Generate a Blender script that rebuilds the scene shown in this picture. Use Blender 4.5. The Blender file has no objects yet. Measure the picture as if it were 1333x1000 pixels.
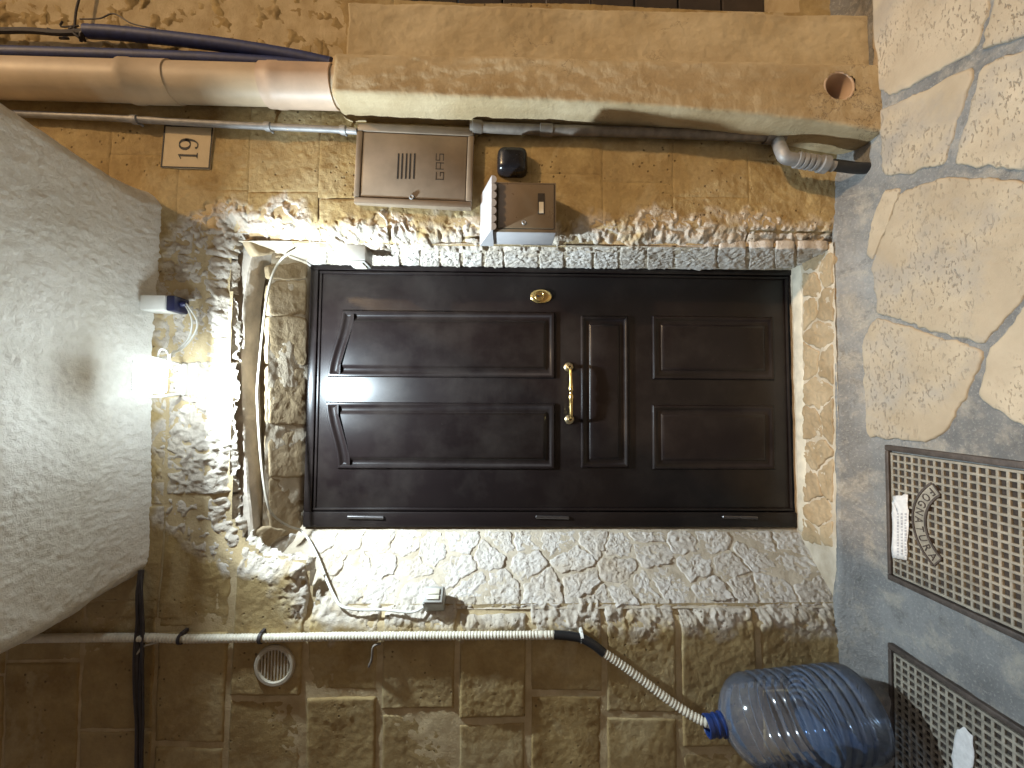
import bpy, bmesh, math, random
import numpy as np
from mathutils import Vector, Matrix

SC = bpy.context.scene
COL = SC.collection
R = math.radians

# ------------------------------------------------------------------ camera
F_PX = 540.0                      # focal length in photo pixels (1333 wide)
CAM = np.array((0.0, -1.505, 1.29))
YAW, PITCH, ROLL = R(2.65), R(-1.2), R(0.42)
look = np.array((math.sin(YAW)*math.cos(PITCH), math.cos(YAW)*math.cos(PITCH), math.sin(PITCH)))
u0 = np.array((math.cos(YAW), -math.sin(YAW), 0.0))      # picture up is the world's right
d0 = np.cross(look, u0)                                   # picture right is the world's down
if d0[2] > 0: d0 = -d0
RIGHT = math.cos(ROLL)*d0 + math.sin(ROLL)*u0
UP = math.cos(ROLL)*u0 - math.sin(ROLL)*d0
cam = bpy.data.objects.new('camera', bpy.data.cameras.new('camera'))
COL.objects.link(cam)
cam.data.sensor_width = 36.0
cam.data.lens = 36.0*F_PX/1333.0
cam.data.clip_start = 0.02
cam.data.clip_end = 500.0
m = Matrix.Identity(4)
for i in range(3):
    m[i][0] = RIGHT[i]; m[i][1] = UP[i]; m[i][2] = -look[i]; m[i][3] = CAM[i]
cam.matrix_world = m
SC.camera = cam

# ------------------------------------------------------------------ night sky, street light, exposure
SUN_DIR = Vector((-0.50, 0.80, -1.0)).normalized()        # the way the warm light travels
world = bpy.data.worlds.new('World'); SC.world = world
world.use_nodes = True
wn = world.node_tree.nodes; wl = world.node_tree.links
sky = wn.new('ShaderNodeTexSky'); sky.sky_type = 'NISHITA'; sky.sun_disc = False
sky.sun_elevation = math.asin(-SUN_DIR.z)
sky.sun_rotation = math.atan2(-SUN_DIR.x, -SUN_DIR.y)
sky.dust_density = 8.0; sky.air_density = 0.8; sky.ozone_density = 0.6      # hazy, nearly neutral night glow over the town
bg = wn['Background']; bg.inputs['Strength'].default_value = 0.024
wl.new(sky.outputs['Color'], bg.inputs['Color'])
sun = bpy.data.objects.new('sun', bpy.data.lights.new('sun', 'SUN'))
sun.data.energy = 1.45
sun.data.angle = R(2.0)
sun.data.color = (1.0, 0.66, 0.33)
sun.rotation_euler = SUN_DIR.to_track_quat('-Z', 'Y').to_euler()
sun.location = (3, -4, 6)
COL.objects.link(sun)
SC.view_settings.view_transform = 'Standard'
SC.view_settings.look = 'None'
SC.view_settings.exposure = 0.5
SC.view_settings.gamma = 1.0
SC.view_settings.use_curve_mapping = False
SC.cycles.max_bounces = 6
SC.cycles.transparent_max_bounces = 12
SC.cycles.sample_clamp_indirect = 4.0
SC.cycles.caustics_reflective = False
SC.cycles.caustics_refractive = False
SC.cycles.use_denoising = True
LED_POWER = 41.0
SC.cycles.use_adaptive_sampling = True
SC.cycles.adaptive_threshold = 0.03

# ------------------------------------------------------------------ geometry helpers
def ray(ix, iy):
    return (ix-666.5)*RIGHT - (iy-500.0)*UP + F_PX*look
def Py(ix, iy, y):                 # point of the plane y = const seen at a photo pixel
    d = ray(ix, iy); return CAM + d*((y-CAM[1])/d[1])
def Pz(ix, iy, z):
    d = ray(ix, iy); return CAM + d*((z-CAM[2])/d[2])
def Pp(ix, iy, p0, n):
    d = ray(ix, iy); return CAM + d*(np.dot(np.array(p0)-CAM, n)/np.dot(d, n))
def WX(ix, iy, y=0.0): return Py(ix, iy, y)[0]
def WZ(ix, iy, y=0.0): return Py(ix, iy, y)[2]

def _hash(ix, iy, iz, s):
    h = (ix*374761393 + iy*668265263 + iz*2147483647 + s*1274126177) & 0xFFFFFFFF
    h = ((h ^ (h >> 13))*1274126177) & 0xFFFFFFFF
    h = ((h ^ (h >> 16))*2246822519) & 0xFFFFFFFF
    return ((h ^ (h >> 15)) & 0xFFFFFF)/float(0xFFFFFF)
_g = np.random.default_rng(3).normal(size=(64, 3)); GRAD = _g/np.linalg.norm(_g, axis=1)[:, None]
def noise3(x, y, z, s=0):
    x = np.asarray(x, float); y = np.asarray(y, float); z = np.asarray(z, float)
    x, y, z = np.broadcast_arrays(x, y, z)
    xi = np.floor(x).astype(np.int64); yi = np.floor(y).astype(np.int64); zi = np.floor(z).astype(np.int64)
    fx, fy, fz = x-xi, y-yi, z-zi
    gx = fx*fx*fx*(fx*(fx*6-15)+10); gy = fy*fy*fy*(fy*(fy*6-15)+10); gz = fz*fz*fz*(fz*(fz*6-15)+10)
    r = 0
    for a in (0, 1):
        wa = gx if a else 1-gx
        for b in (0, 1):
            wb = gy if b else 1-gy
            for c in (0, 1):
                wc = gz if c else 1-gz
                k = (_hash(xi+a, yi+b, zi+c, s)*63.99).astype(np.int64)
                r = r + wa*wb*wc*(GRAD[k, 0]*(fx-a)+GRAD[k, 1]*(fy-b)+GRAD[k, 2]*(fz-c))
    return r*1.55
def fbm(x, y, z, s=0, octv=4, gain=0.5):
    a, f, r, t = 1.0, 1.0, 0, 0
    for o in range(octv):
        r = r + a*noise3(x*f+o*7.3, y*f+o*3.1, z*f, s+o); t += a
        a *= gain; f *= 2.03
    return r/t*1.6
def sstep(a, b, x):
    t = np.clip((x-a)/(b-a), 0, 1); return t*t*(3-2*t)

def link_mesh(name, verts, faces, mat, parent=None, smooth=True, attr=None):
    me = bpy.data.meshes.new(name)
    me.from_pydata([tuple(map(float, v)) for v in verts], [], [tuple(map(int, f)) for f in faces])
    me.update()
    if smooth: me.polygons.foreach_set('use_smooth', [True]*len(me.polygons))
    if attr is not None:
        ca = me.color_attributes.new('wear_lit', 'FLOAT_COLOR', 'POINT')
        a = np.zeros((len(me.vertices), 4), np.float32); a[:, :3] = np.asarray(attr)[:, None]; a[:, 3] = 1
        ca.data.foreach_set('color', a.ravel())
    o = bpy.data.objects.new(name, me)
    if mat: me.materials.append(mat)
    COL.objects.link(o)
    if parent is not None: attach(o, parent)
    return o
def attach(o, parent):
    o.parent = parent
    base = parent.location if parent.type == 'EMPTY' else Vector((0, 0, 0))     # part meshes hold world coordinates
    o.matrix_parent_inverse = Matrix.Translation(-base)
def thing(name, label, cat, loc=(0, 0, 0), group=None):
    o = bpy.data.objects.new(name, None); COL.objects.link(o)
    o.empty_display_size = 0.05
    o.location = tuple(map(float, loc))
    tag(o, label, cat, group); return o
def tag(o, label=None, cat=None, group=None, kind=None):
    if label: o['label'] = label
    if cat: o['category'] = cat
    if group: o['group'] = group
    if kind: o['kind'] = kind
    return o

class MB:
    def __init__(s): s.v = []; s.f = []
    def add(s, v, f):
        n = len(s.v); s.v += [tuple(map(float, p)) for p in v]; s.f += [tuple(i+n for i in q) for q in f]; return s
    def box(s, x0, x1, y0, y1, z0, z1, bev=0.0, seg=2, M=None):
        bm = bmesh.new()
        bmesh.ops.create_cube(bm, size=1)
        for v in bm.verts:
            v.co = Vector(((x0+x1)/2+v.co.x*(x1-x0), (y0+y1)/2+v.co.y*(y1-y0), (z0+z1)/2+v.co.z*(z1-z0)))
        if bev > 0:
            bmesh.ops.bevel(bm, geom=list(bm.edges), offset=bev, segments=seg, profile=0.5, affect='EDGES')
        if M is not None: bm.transform(M)
        bm.verts.index_update()
        s.add([v.co[:] for v in bm.verts], [[v.index for v in f.verts] for f in bm.faces]); bm.free(); return s
    def prism(s, poly, axis_o, ex, ey, n, t0, t1):
        """polygon in the (ex, ey) plane, pulled from t0 to t1 along n"""
        o = np.array(axis_o); ex = np.array(ex); ey = np.array(ey); n = np.array(n); k = len(poly)
        v = [o+ex*a+ey*b+n*t0 for a, b in poly]+[o+ex*a+ey*b+n*t1 for a, b in poly]
        f = [list(range(k))[::-1], list(range(k, 2*k))]+[[i, (i+1) % k, k+(i+1) % k, k+i] for i in range(k)]
        return s.add(v, f)
    def lathe(s, prof, o, ax, seg=24, cap=True):
        """prof: (radius, distance along the axis)"""
        ax = Vector(ax).normalized(); a = ax.orthogonal().normalized(); b = ax.cross(a); o = Vector(tuple(map(float, o)))
        v = []; f = []
        for r, t in prof:
            for i in range(seg):
                th = 2*math.pi*i/seg
                v.append(tuple(o+ax*t+a*(r*math.cos(th))+b*(r*math.sin(th))))
        for j in range(len(prof)-1):
            for i in range(seg):
                f.append((j*seg+i, j*seg+(i+1) % seg, (j+1)*seg+(i+1) % seg, (j+1)*seg+i))
        if cap:
            f.append(tuple(range(seg))[::-1]); f.append(tuple((len(prof)-1)*seg+i for i in range(seg)))
        return s.add(v, f)
    def sweep(s, pts, rad, seg=10, cap=True):
        """tube along pts; rad a number or a list"""
        P = [Vector(tuple(map(float, p))) for p in pts]; n = len(P)
        rads = rad if hasattr(rad, '__len__') else [rad]*n
        T = [(P[min(i+1, n-1)]-P[max(i-1, 0)]).normalized() for i in range(n)]
        a = T[0].orthogonal().normalized(); v = []; f = []
        for i in range(n):
            a = (a-T[i]*a.dot(T[i])).normalized(); b = T[i].cross(a)
            for k in range(seg):
                th = 2*math.pi*k/seg
                v.append(tuple(P[i]+(a*math.cos(th)+b*math.sin(th))*rads[i]))
        for i in range(n-1):
            for k in range(seg):
                f.append((i*seg+k, i*seg+(k+1) % seg, (i+1)*seg+(k+1) % seg, (i+1)*seg+k))
        if cap:
            f.append(tuple(range(seg))[::-1]); f.append(tuple((n-1)*seg+k for k in range(seg)))
        return s.add(v, f)
    def build(s, name, mat, parent=None, smooth=True, label=None):
        o = link_mesh(name, s.v, s.f, mat, parent, smooth)
        if smooth:
            try: o.data.set_sharp_from_angle(angle=R(38))
            except Exception: pass
        if label: o['label'] = label
        return o

def curve(ctrl, step=0.01):
    """Catmull-Rom through the control points, resampled"""
    P = [np.array(p, float) for p in ctrl]
    P = [2*P[0]-P[1]]+P+[2*P[-1]-P[-2]]
    out = []
    for i in range(1, len(P)-2):
        n = max(2, int(np.linalg.norm(P[i+1]-P[i])/step))
        for k in range(n):
            t = k/n
            out.append(0.5*(2*P[i]+(P[i+1]-P[i-1])*t+(2*P[i-1]-5*P[i]+4*P[i+1]-P[i+2])*t*t+(3*P[i]-P[i-1]-3*P[i+1]+P[i+2])*t**3))
    out.append(P[-2])
    return out

# ------------------------------------------------------------------ materials
MATS = {}
class NT:
    def __init__(s, name):
        s.m = bpy.data.materials.new(name); s.m.use_nodes = True
        s.n = s.m.node_tree.nodes; s.l = s.m.node_tree.links
        s.b = s.n['Principled BSDF']; s.out = s.n['Material Output']
        s.pos = s.n.new('ShaderNodeNewGeometry').outputs['Position']
    def noise(s, scale, detail=4, rough=0.55, dist=0.0, vec=None, stretch=None):
        t = s.n.new('ShaderNodeTexNoise'); t.inputs['Scale'].default_value = scale
        t.inputs['Detail'].default_value = detail; t.inputs['Roughness'].default_value = rough
        t.inputs['Distortion'].default_value = dist
        v = vec or s.pos
        if stretch:
            mp = s.n.new('ShaderNodeMapping'); mp.inputs['Scale'].default_value = stretch
            s.l.new(v, mp.inputs['Vector']); v = mp.outputs['Vector']
        s.l.new(v, t.inputs['Vector']); return t.outputs['Fac']
    def voro(s, scale, feature='F1'):
        t = s.n.new('ShaderNodeTexVoronoi'); t.inputs['Scale'].default_value = scale; t.feature = feature
        s.l.new(s.pos, t.inputs['Vector']); return t.outputs['Distance']
    def ramp(s, fac, a, b, ca=(0, 0, 0), cb=(1, 1, 1)):
        r = s.n.new('ShaderNodeValToRGB')
        r.color_ramp.elements[0].position = a; r.color_ramp.elements[1].position = b
        r.color_ramp.elements[0].color = (*ca, 1); r.color_ramp.elements[1].color = (*cb, 1)
        s.l.new(fac, r.inputs['Fac']); return r.outputs['Color']
    def mix(s, fac, a, b, mode='MIX'):
        x = s.n.new('ShaderNodeMix'); x.data_type = 'RGBA'; x.blend_type = mode
        for sock, val in ((x.inputs[0], fac), (x.inputs[6], a), (x.inputs[7], b)):
            if isinstance(val, (int, float)): sock.default_value = val
            elif isinstance(val, tuple): sock.default_value = (*val, 1)
            else: s.l.new(val, sock)
        return x.outputs[2]
    def math(s, op, a, b):
        x = s.n.new('ShaderNodeMath'); x.operation = op
        for sock, val in ((x.inputs[0], a), (x.inputs[1], b)):
            if isinstance(val, (int, float)): sock.default_value = val
            else: s.l.new(val, sock)
        return x.outputs[0]
    def attr(s):
        a = s.n.new('ShaderNodeAttribute'); a.attribute_name = 'wear_lit'; return a.outputs['Fac']
    def rand(s): return s.n.new('ShaderNodeObjectInfo').outputs['Random']
    def color(s, c):
        if isinstance(c, tuple): s.b.inputs['Base Color'].default_value = (*c, 1)
        else: s.l.new(c, s.b.inputs['Base Color'])
    def rough(s, r):
        if isinstance(r, (int, float)): s.b.inputs['Roughness'].default_value = r
        else: s.l.new(r, s.b.inputs['Roughness'])
    def bump(s, h, strength=0.5, dist=0.01):
        b = s.n.new('ShaderNodeBump'); b.inputs['Strength'].default_value = strength; b.inputs['Distance'].default_value = dist
        s.l.new(h, b.inputs['Height']); s.l.new(b.outputs['Normal'], s.b.inputs['Normal'])

def mat_simple(name, col, rough=0.5, metal=0.0, var=0.12, scale=30, bump=0.0, spec=0.5):
    t = NT(name)
    n = t.noise(scale, 5)
    t.color(t.mix(t.ramp(n, 0.3, 0.7), tuple(c*(1-var) for c in col), tuple(min(1, c*(1+var)) for c in col)))
    rr = t.n.new('ShaderNodeMapRange'); rr.inputs['To Min'].default_value = max(0, rough-0.08); rr.inputs['To Max'].default_value = min(1, rough+0.08)
    t.l.new(t.noise(scale*2.3, 3), rr.inputs['Value']); t.rough(rr.outputs['Result'])
    t.b.inputs['Metallic'].default_value = metal
    t.b.inputs['Specular IOR Level'].default_value = spec
    if bump: t.bump(t.noise(scale*6, 5), bump, 0.004)
    MATS[name] = t.m; return t.m

def mat_wall():
    t = NT('ochre_stone')
    big = t.noise(2.3, 5); med = t.noise(9, 6, 0.65); fine = t.noise(70, 6, 0.7)
    ochre = t.mix(t.ramp(big, 0.35, 0.68), (0.36, 0.255, 0.105), (0.50, 0.375, 0.175))
    ochre = t.mix(t.ramp(med, 0.36, 0.62), (0.28, 0.185, 0.072), ochre)
    ochre = t.mix(t.math('MULTIPLY', t.rand(), 0.35), ochre, (0.42, 0.33, 0.185))
    skim = t.ramp(t.noise(3.6, 6, 0.62, 0.6), 0.53, 0.60)
    ochre = t.mix(t.math('MULTIPLY', skim, 0.5), ochre, (0.50, 0.405, 0.23))
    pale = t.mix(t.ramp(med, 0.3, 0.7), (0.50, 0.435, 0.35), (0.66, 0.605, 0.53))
    c = t.mix(t.ramp(t.attr(), 0.1, 0.9), ochre, pale)  # pale border: chipped stone tone, lightened further to carry the lamp's light
    pits = t.ramp(t.voro(42), 0.10, 0.20)
    pmask = t.ramp(t.noise(5, 3), 0.50, 0.58)
    dark = t.math('MULTIPLY', t.math('SUBTRACT', 1.0, pits), pmask)
    c = t.mix(t.math('MULTIPLY', dark, 0.75), c, (0.09, 0.055, 0.025))
    c = t.mix(t.math('MULTIPLY', t.ramp(fine, 0.35, 0.62), 0.22), c, (0.17, 0.115, 0.06))
    t.color(c); t.rough(0.9); t.b.inputs['Specular IOR Level'].default_value = 0.25
    h = t.math('ADD', t.math('MULTIPLY', fine, 0.6), t.math('MULTIPLY', t.noise(230, 4, 0.6), 0.3))
    h = t.math('MULTIPLY', h, t.math('ADD', 0.8, t.math('MULTIPLY', t.attr(), 1.3)))
    h = t.math('SUBTRACT', h, t.math('MULTIPLY', dark, 0.9))
    t.bump(h, 0.75, 0.007)
    MATS['wall'] = t.m
def mat_mortar():
    t = NT('tan_mortar')
    c = t.mix(t.ramp(t.noise(14, 6), 0.35, 0.65), (0.40, 0.30, 0.16), (0.54, 0.43, 0.26))
    t.color(c); t.rough(0.92); t.bump(t.noise(120, 6, 0.7), 0.6, 0.006); MATS['mortar'] = t.m
def mat_mortar2():
    t = NT('pale_mortar')
    c = t.mix(t.ramp(t.noise(14, 6), 0.35, 0.65), (0.40, 0.33, 0.24), (0.55, 0.475, 0.37))
    t.color(c); t.rough(0.92); t.bump(t.noise(120, 6, 0.7), 0.6, 0.006); MATS['mortar2'] = t.m
def mat_pale():
    t = NT('pale_rough_stone')
    a = t.mix(t.rand(), (0.58, 0.53, 0.475), (0.68, 0.645, 0.605))
    c = t.mix(t.ramp(t.noise(16, 6), 0.35, 0.7), t.mix(1.0, a, (0.82, 0.78, 0.72), 'MULTIPLY'), a)
    c = t.mix(t.math('MULTIPLY', t.ramp(t.noise(4.5, 4), 0.56, 0.66), 0.45), c, (0.44, 0.34, 0.225))
    t.color(c); t.rough(0.88); t.b.inputs['Specular IOR Level'].default_value = 0.3
    h = t.math('ADD', t.noise(85, 6, 0.7), t.math('MULTIPLY', t.noise(260, 3), 0.4))
    t.bump(h, 0.8, 0.007); MATS['pale'] = t.m
def mat_tan():
    t = NT('tan_faced_stone')
    a = t.mix(t.rand(), (0.34, 0.255, 0.155), (0.45, 0.35, 0.225))
    c = t.mix(t.ramp(t.noise(11, 6), 0.35, 0.7), t.mix(1.0, a, (0.72, 0.68, 0.6), 'MULTIPLY'), a)
    t.color(c); t.rough(0.9); t.bump(t.noise(60, 6, 0.65), 0.55, 0.006); MATS['tan'] = t.m
def mat_plaster():
    t = NT('sprayed_plaster')
    c = t.mix(t.ramp(t.noise(6, 6), 0.3, 0.7), (0.66, 0.635, 0.57), (0.78, 0.76, 0.70))
    c = t.mix(t.math('MULTIPLY', t.ramp(t.noise(38, 5, 0.6, 0.5), 0.42, 0.62), 0.3), c, (0.52, 0.49, 0.42))
    t.color(c); t.rough(0.93)
    t.bump(t.math('ADD', t.noise(110, 5, 0.65, 0.6), t.math('MULTIPLY', t.noise(240, 3), 0.35)), 0.7, 0.006); MATS['plaster'] = t.m
def mat_render():
    t = NT('ochre_render')
    c = t.mix(t.ramp(t.noise(5, 6), 0.35, 0.68), (0.42, 0.325, 0.185), (0.55, 0.455, 0.295))
    c = t.mix(t.math('MULTIPLY', t.ramp(t.noise(3, 5, 0.6, 0.0, None, (1, 1, 0.12)), 0.52, 0.66), 0.4), c, (0.24, 0.15, 0.065))
    cr = t.voro(7.5, 'DISTANCE_TO_EDGE')
    crack = t.math('MULTIPLY', t.ramp(t.noise(6, 6, 0.7), 0.495, 0.505, (0, 0, 0), (1, 1, 1)), t.ramp(t.noise(6, 6, 0.7), 0.505, 0.515, (1, 1, 1), (0, 0, 0)))
    crack = t.math('MULTIPLY', crack, t.ramp(t.noise(3, 2), 0.54, 0.62))
    c = t.mix(t.math('MULTIPLY', crack, 0.7), c, (0.10, 0.06, 0.03))
    t.color(c); t.rough(0.88)
    t.bump(t.math('SUBTRACT', t.math('ADD', t.noise(60, 6, 0.6), t.math('MULTIPLY', t.noise(9, 4), 0.8)), t.math('MULTIPLY', crack, 0.4)), 0.5, 0.007); MATS['render'] = t.m
def mat_concrete():
    t = NT('grey_concrete')
    c = t.mix(t.ramp(t.noise(3.2, 7, 0.65), 0.36, 0.66), (0.15, 0.15, 0.148), (0.28, 0.28, 0.272))
    c = t.mix(t.math('MULTIPLY', t.ramp(t.noise(9, 7, 0.7, 0.4), 0.50, 0.64), 0.55), c, (0.43, 0.385, 0.31))
    c = t.mix(t.math('MULTIPLY', t.ramp(t.noise(17, 7, 0.75), 0.54, 0.66), 0.6), c, (0.115, 0.11, 0.105))
    c = t.mix(t.math('MULTIPLY', t.ramp(t.noise(140, 3, 0.6), 0.55, 0.7), 0.4), c, (0.46, 0.44, 0.40))
    t.color(c); t.rough(0.85)
    h = t.math('ADD', t.noise(70, 7, 0.75), t.math('MULTIPLY', t.noise(13, 5, 0.7), 0.9))
    t.bump(h, 0.85, 0.009); MATS['concrete'] = t.m
def mat_slab():
    t = NT('limestone_paving')
    a = t.mix(t.rand(), (0.42, 0.345, 0.245), (0.49, 0.41, 0.30))
    c = t.mix(t.ramp(t.noise(7, 6), 0.35, 0.7), t.mix(1.0, a, (0.8, 0.78, 0.75), 'MULTIPLY'), a)
    st = t.noise(70, 3, 0.55, 0.0, None, (1, 2.2, 1))
    pit = t.math('MULTIPLY', t.ramp(st, 0.585, 0.65), t.ramp(t.noise(3.5, 3), 0.42, 0.60))
    c = t.mix(t.math('MULTIPLY', pit, 0.5), c, (0.15, 0.115, 0.075))
    c = t.mix(t.math('MULTIPLY', t.ramp(t.noise(3.2, 6, 0.65), 0.50, 0.66), 0.62), c, (0.27, 0.255, 0.235))
    t.color(c); t.rough(0.72)
    t.bump(t.math('SUBTRACT', t.math('MULTIPLY', t.noise(60, 6, 0.7), 0.35), t.math('MULTIPLY', pit, 0.8)), 0.7, 0.006); MATS['slab'] = t.m
def mat_door():
    t = NT('dark_brown_painted_steel')
    n = t.noise(5, 5)
    c = t.mix(t.ramp(n, 0.3, 0.7), (0.0085, 0.0055, 0.0055), (0.012, 0.008, 0.0078))
    sc = t.noise(26, 5, 0.6, 0.0, None, (7, 7, 1.2))
    scm = t.math('MULTIPLY', t.ramp(sc, 0.735, 0.75), t.ramp(t.noise(2.2, 2), 0.56, 0.62))
    c = t.mix(t.math('MULTIPLY', scm, 0.5), c, (0.30, 0.27, 0.24))
    dust = t.ramp(t.noise(3.2, 6, 0.7), 0.45, 0.75)
    c = t.mix(t.math('MULTIPLY', dust, 0.06), c, (0.3, 0.26, 0.22))
    t.color(c)
    rr = t.n.new('ShaderNodeMapRange'); rr.inputs['To Min'].default_value = 0.27; rr.inputs['To Max'].default_value = 0.37
    t.b.inputs['Specular IOR Level'].default_value = 0.26
    t.l.new(t.noise(13, 5, 0.6), rr.inputs['Value']); t.rough(rr.outputs['Result'])
    t.bump(t.noise(220, 3), 0.05, 0.002); MATS['door'] = t.m
def mat_clear(name, tint, gloss=0.06, ior=1.45, dif=0.10, dcol=(0.4, 0.45, 0.55)):
    """thin tinted plastic: tinted see-through with a glossy skin"""
    t = NT(name)
    tr = t.n.new('ShaderNodeBsdfTransparent'); tr.inputs['Color'].default_value = (*tint, 1)
    gl = t.n.new('ShaderNodeBsdfGlossy'); gl.inputs['Roughness'].default_value = gloss
    df = t.n.new('ShaderNodeBsdfDiffuse'); df.inputs['Color'].default_value = (*dcol, 1)
    fr = t.n.new('ShaderNodeFresnel'); fr.inputs['IOR'].default_value = ior
    m1 = t.n.new('ShaderNodeMixShader'); m1.inputs[0].default_value = dif
    t.l.new(tr.outputs[0], m1.inputs[1]); t.l.new(df.outputs[0], m1.inputs[2])
    m2 = t.n.new('ShaderNodeMixShader'); t.l.new(fr.outputs[0], m2.inputs[0])
    t.l.new(m1.outputs[0], m2.inputs[1]); t.l.new(gl.outputs[0], m2.inputs[2])
    t.l.new(m2.outputs[0], t.out.inputs['Surface']); MATS[name] = t.m
def mat_emit(name, col, st):
    t = NT(name); t.b.inputs['Emission Color'].default_value = (*col, 1); t.b.inputs['Emission Strength'].default_value = st
    t.color((0.9, 0.9, 0.9)); MATS[name] = t.m
for fn in (mat_wall, mat_mortar, mat_mortar2, mat_pale, mat_tan, mat_plaster, mat_render, mat_concrete, mat_slab, mat_door): fn()
mat_clear('bottle_plastic', (0.95, 0.96, 0.98), 0.10, 1.4, 0.13, (0.42, 0.46, 0.56))
mat_clear('bottle_water', (0.70, 0.80, 0.92), 0.04, 1.33, 0.28, (0.16, 0.27, 0.47))
mat_emit('led_panel', (0.78, 0.92, 1.0), 50.0)
mat_simple('brass', (0.78, 0.56, 0.22), 0.22, 1.0, 0.08)
mat_simple('brass_dull', (0.45, 0.36, 0.22), 0.35, 1.0, 0.1)
mat_simple('hinge_steel', (0.12, 0.11, 0.11), 0.35, 0.9)
mat_simple('black', (0.006, 0.006, 0.007), 0.6)
mat_simple('black_gloss', (0.008, 0.008, 0.010), 0.25)
mat_simple('black_tape', (0.012, 0.012, 0.013), 0.35, 0, 0.2, 90, 0.2)
mat_simple('gas_paint', (0.20, 0.155, 0.112), 0.40, 0.0, 0.16, 12, 0.05)
mat_simple('mailbox_paint', (0.17, 0.125, 0.078), 0.30, 0.0, 0.12, 14, 0.03, 0.9)
mat_simple('mailbox_side_lit', (0.40, 0.39, 0.40), 0.35, 0.0, 0.06, 14, 0.02, 0.7)  # roof and sides painted paler to stand in for lamplight on them
mat_simple('white_plastic', (0.72, 0.71, 0.66), 0.45, 0, 0.06)
mat_simple('cream_plastic', (0.62, 0.57, 0.46), 0.5, 0, 0.1)
mat_simple('vent_plastic', (0.40, 0.345, 0.26), 0.5, 0, 0.1)
mat_simple('bell_plastic', (0.33, 0.32, 0.29), 0.45, 0, 0.1)
mat_simple('navy_plastic', (0.012, 0.014, 0.05), 0.35)
mat_simple('blue_conduit', (0.016, 0.026, 0.105), 0.55, 0, 0.3, 40)
mat_simple('blue_cap', (0.010, 0.030, 0.13), 0.35)
mat_simple('terracotta_pvc', (0.52, 0.41, 0.275), 0.5, 0, 0.14, 9, 0.05)
mat_simple('terracotta_pink', (0.54, 0.40, 0.29), 0.48, 0, 0.12, 12)
mat_simple('galvanised', (0.27, 0.265, 0.26), 0.55, 0.35, 0.25, 26, 0.1)
mat_simple('brown_iron', (0.19, 0.165, 0.14), 0.55, 0.4, 0.3, 30, 0.2)
mat_simple('cable_grey', (0.42, 0.38, 0.31), 0.55, 0, 0.2)
mat_simple('cable_dark', (0.035, 0.028, 0.028), 0.6, 0, 0.3)
mat_simple('cast_iron', (0.075, 0.058, 0.048), 0.6, 0.3, 0.35, 35, 0.4)
mat_simple('worn_iron', (0.255, 0.23, 0.185), 0.6, 0.1, 0.28, 30, 0.3)
mat_simple('iron_dirt', (0.035, 0.027, 0.022), 0.9, 0, 0.4, 60, 0.5)
mat_simple('paper', (0.62, 0.61, 0.60), 0.75, 0, 0.12, 60, 0.3)
mat_simple('old_wood', (0.50, 0.43, 0.35), 0.8, 0, 0.3, 12, 0.6)
mat_simple('marble', (0.55, 0.50, 0.40), 0.5, 0, 0.2, 18, 0.3)
mat_simple('paint_black', (0.012, 0.010, 0.009), 0.7)
mat_simple('number_ochre', (0.52, 0.42, 0.27), 0.85, 0, 0.10, 14, 0.2)
mat_simple('hole_shade', (0.02, 0.012, 0.008), 0.95)
mat_simple('shutter_wood', (0.03, 0.02, 0.013), 0.7, 0, 0.3, 10, 0.3)
mat_simple('slot_text', (0.03, 0.022, 0.015), 0.7)
mat_simple('faded_ink', (0.34, 0.34, 0.36), 0.8)
mat_simple('earth', (0.16, 0.14, 0.115), 0.95, 0, 0.3, 3, 0.4)

# ------------------------------------------------------------------ stone maker
def convex_clip(poly, p, n):
    out = []
    for i in range(len(poly)):
        a, b = poly[i], poly[(i+1) % len(poly)]
        da = (a[0]-p[0])*n[0]+(a[1]-p[1])*n[1]; db = (b[0]-p[0])*n[0]+(b[1]-p[1])*n[1]
        if da <= 0: out.append(a)
        if (da < 0 < db) or (db < 0 < da):
            t = da/(da-db); out.append((a[0]+(b[0]-a[0])*t, a[1]+(b[1]-a[1])*t))
    return out
def voronoi(seeds, region):
    cells = []
    for i, s in enumerate(seeds):
        c = list(region)
        for j, q in enumerate(seeds):
            if i == j or not c: continue
            d = (q[0]-s[0], q[1]-s[1]); c = convex_clip(c, ((s[0]+q[0])/2, (s[1]+q[1])/2), d)
        cells.append(c)
    return cells
def inset_poly(poly, d):
    c = list(poly); n = len(poly)
    area = sum(poly[i][0]*poly[(i+1) % n][1]-poly[(i+1) % n][0]*poly[i][1] for i in range(n))
    sg = 1 if area > 0 else -1
    for i in range(n):
        a, b = poly[i], poly[(i+1) % n]
        ex, ey = b[0]-a[0], b[1]-a[1]; L = math.hypot(ex, ey)
        if L < 1e-6: continue
        nx, ny = ey/L*sg, -ex/L*sg                      # outward
        c = convex_clip(c, (a[0]-nx*d, a[1]-ny*d), (nx, ny))
        if not c: return []
    return c
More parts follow.
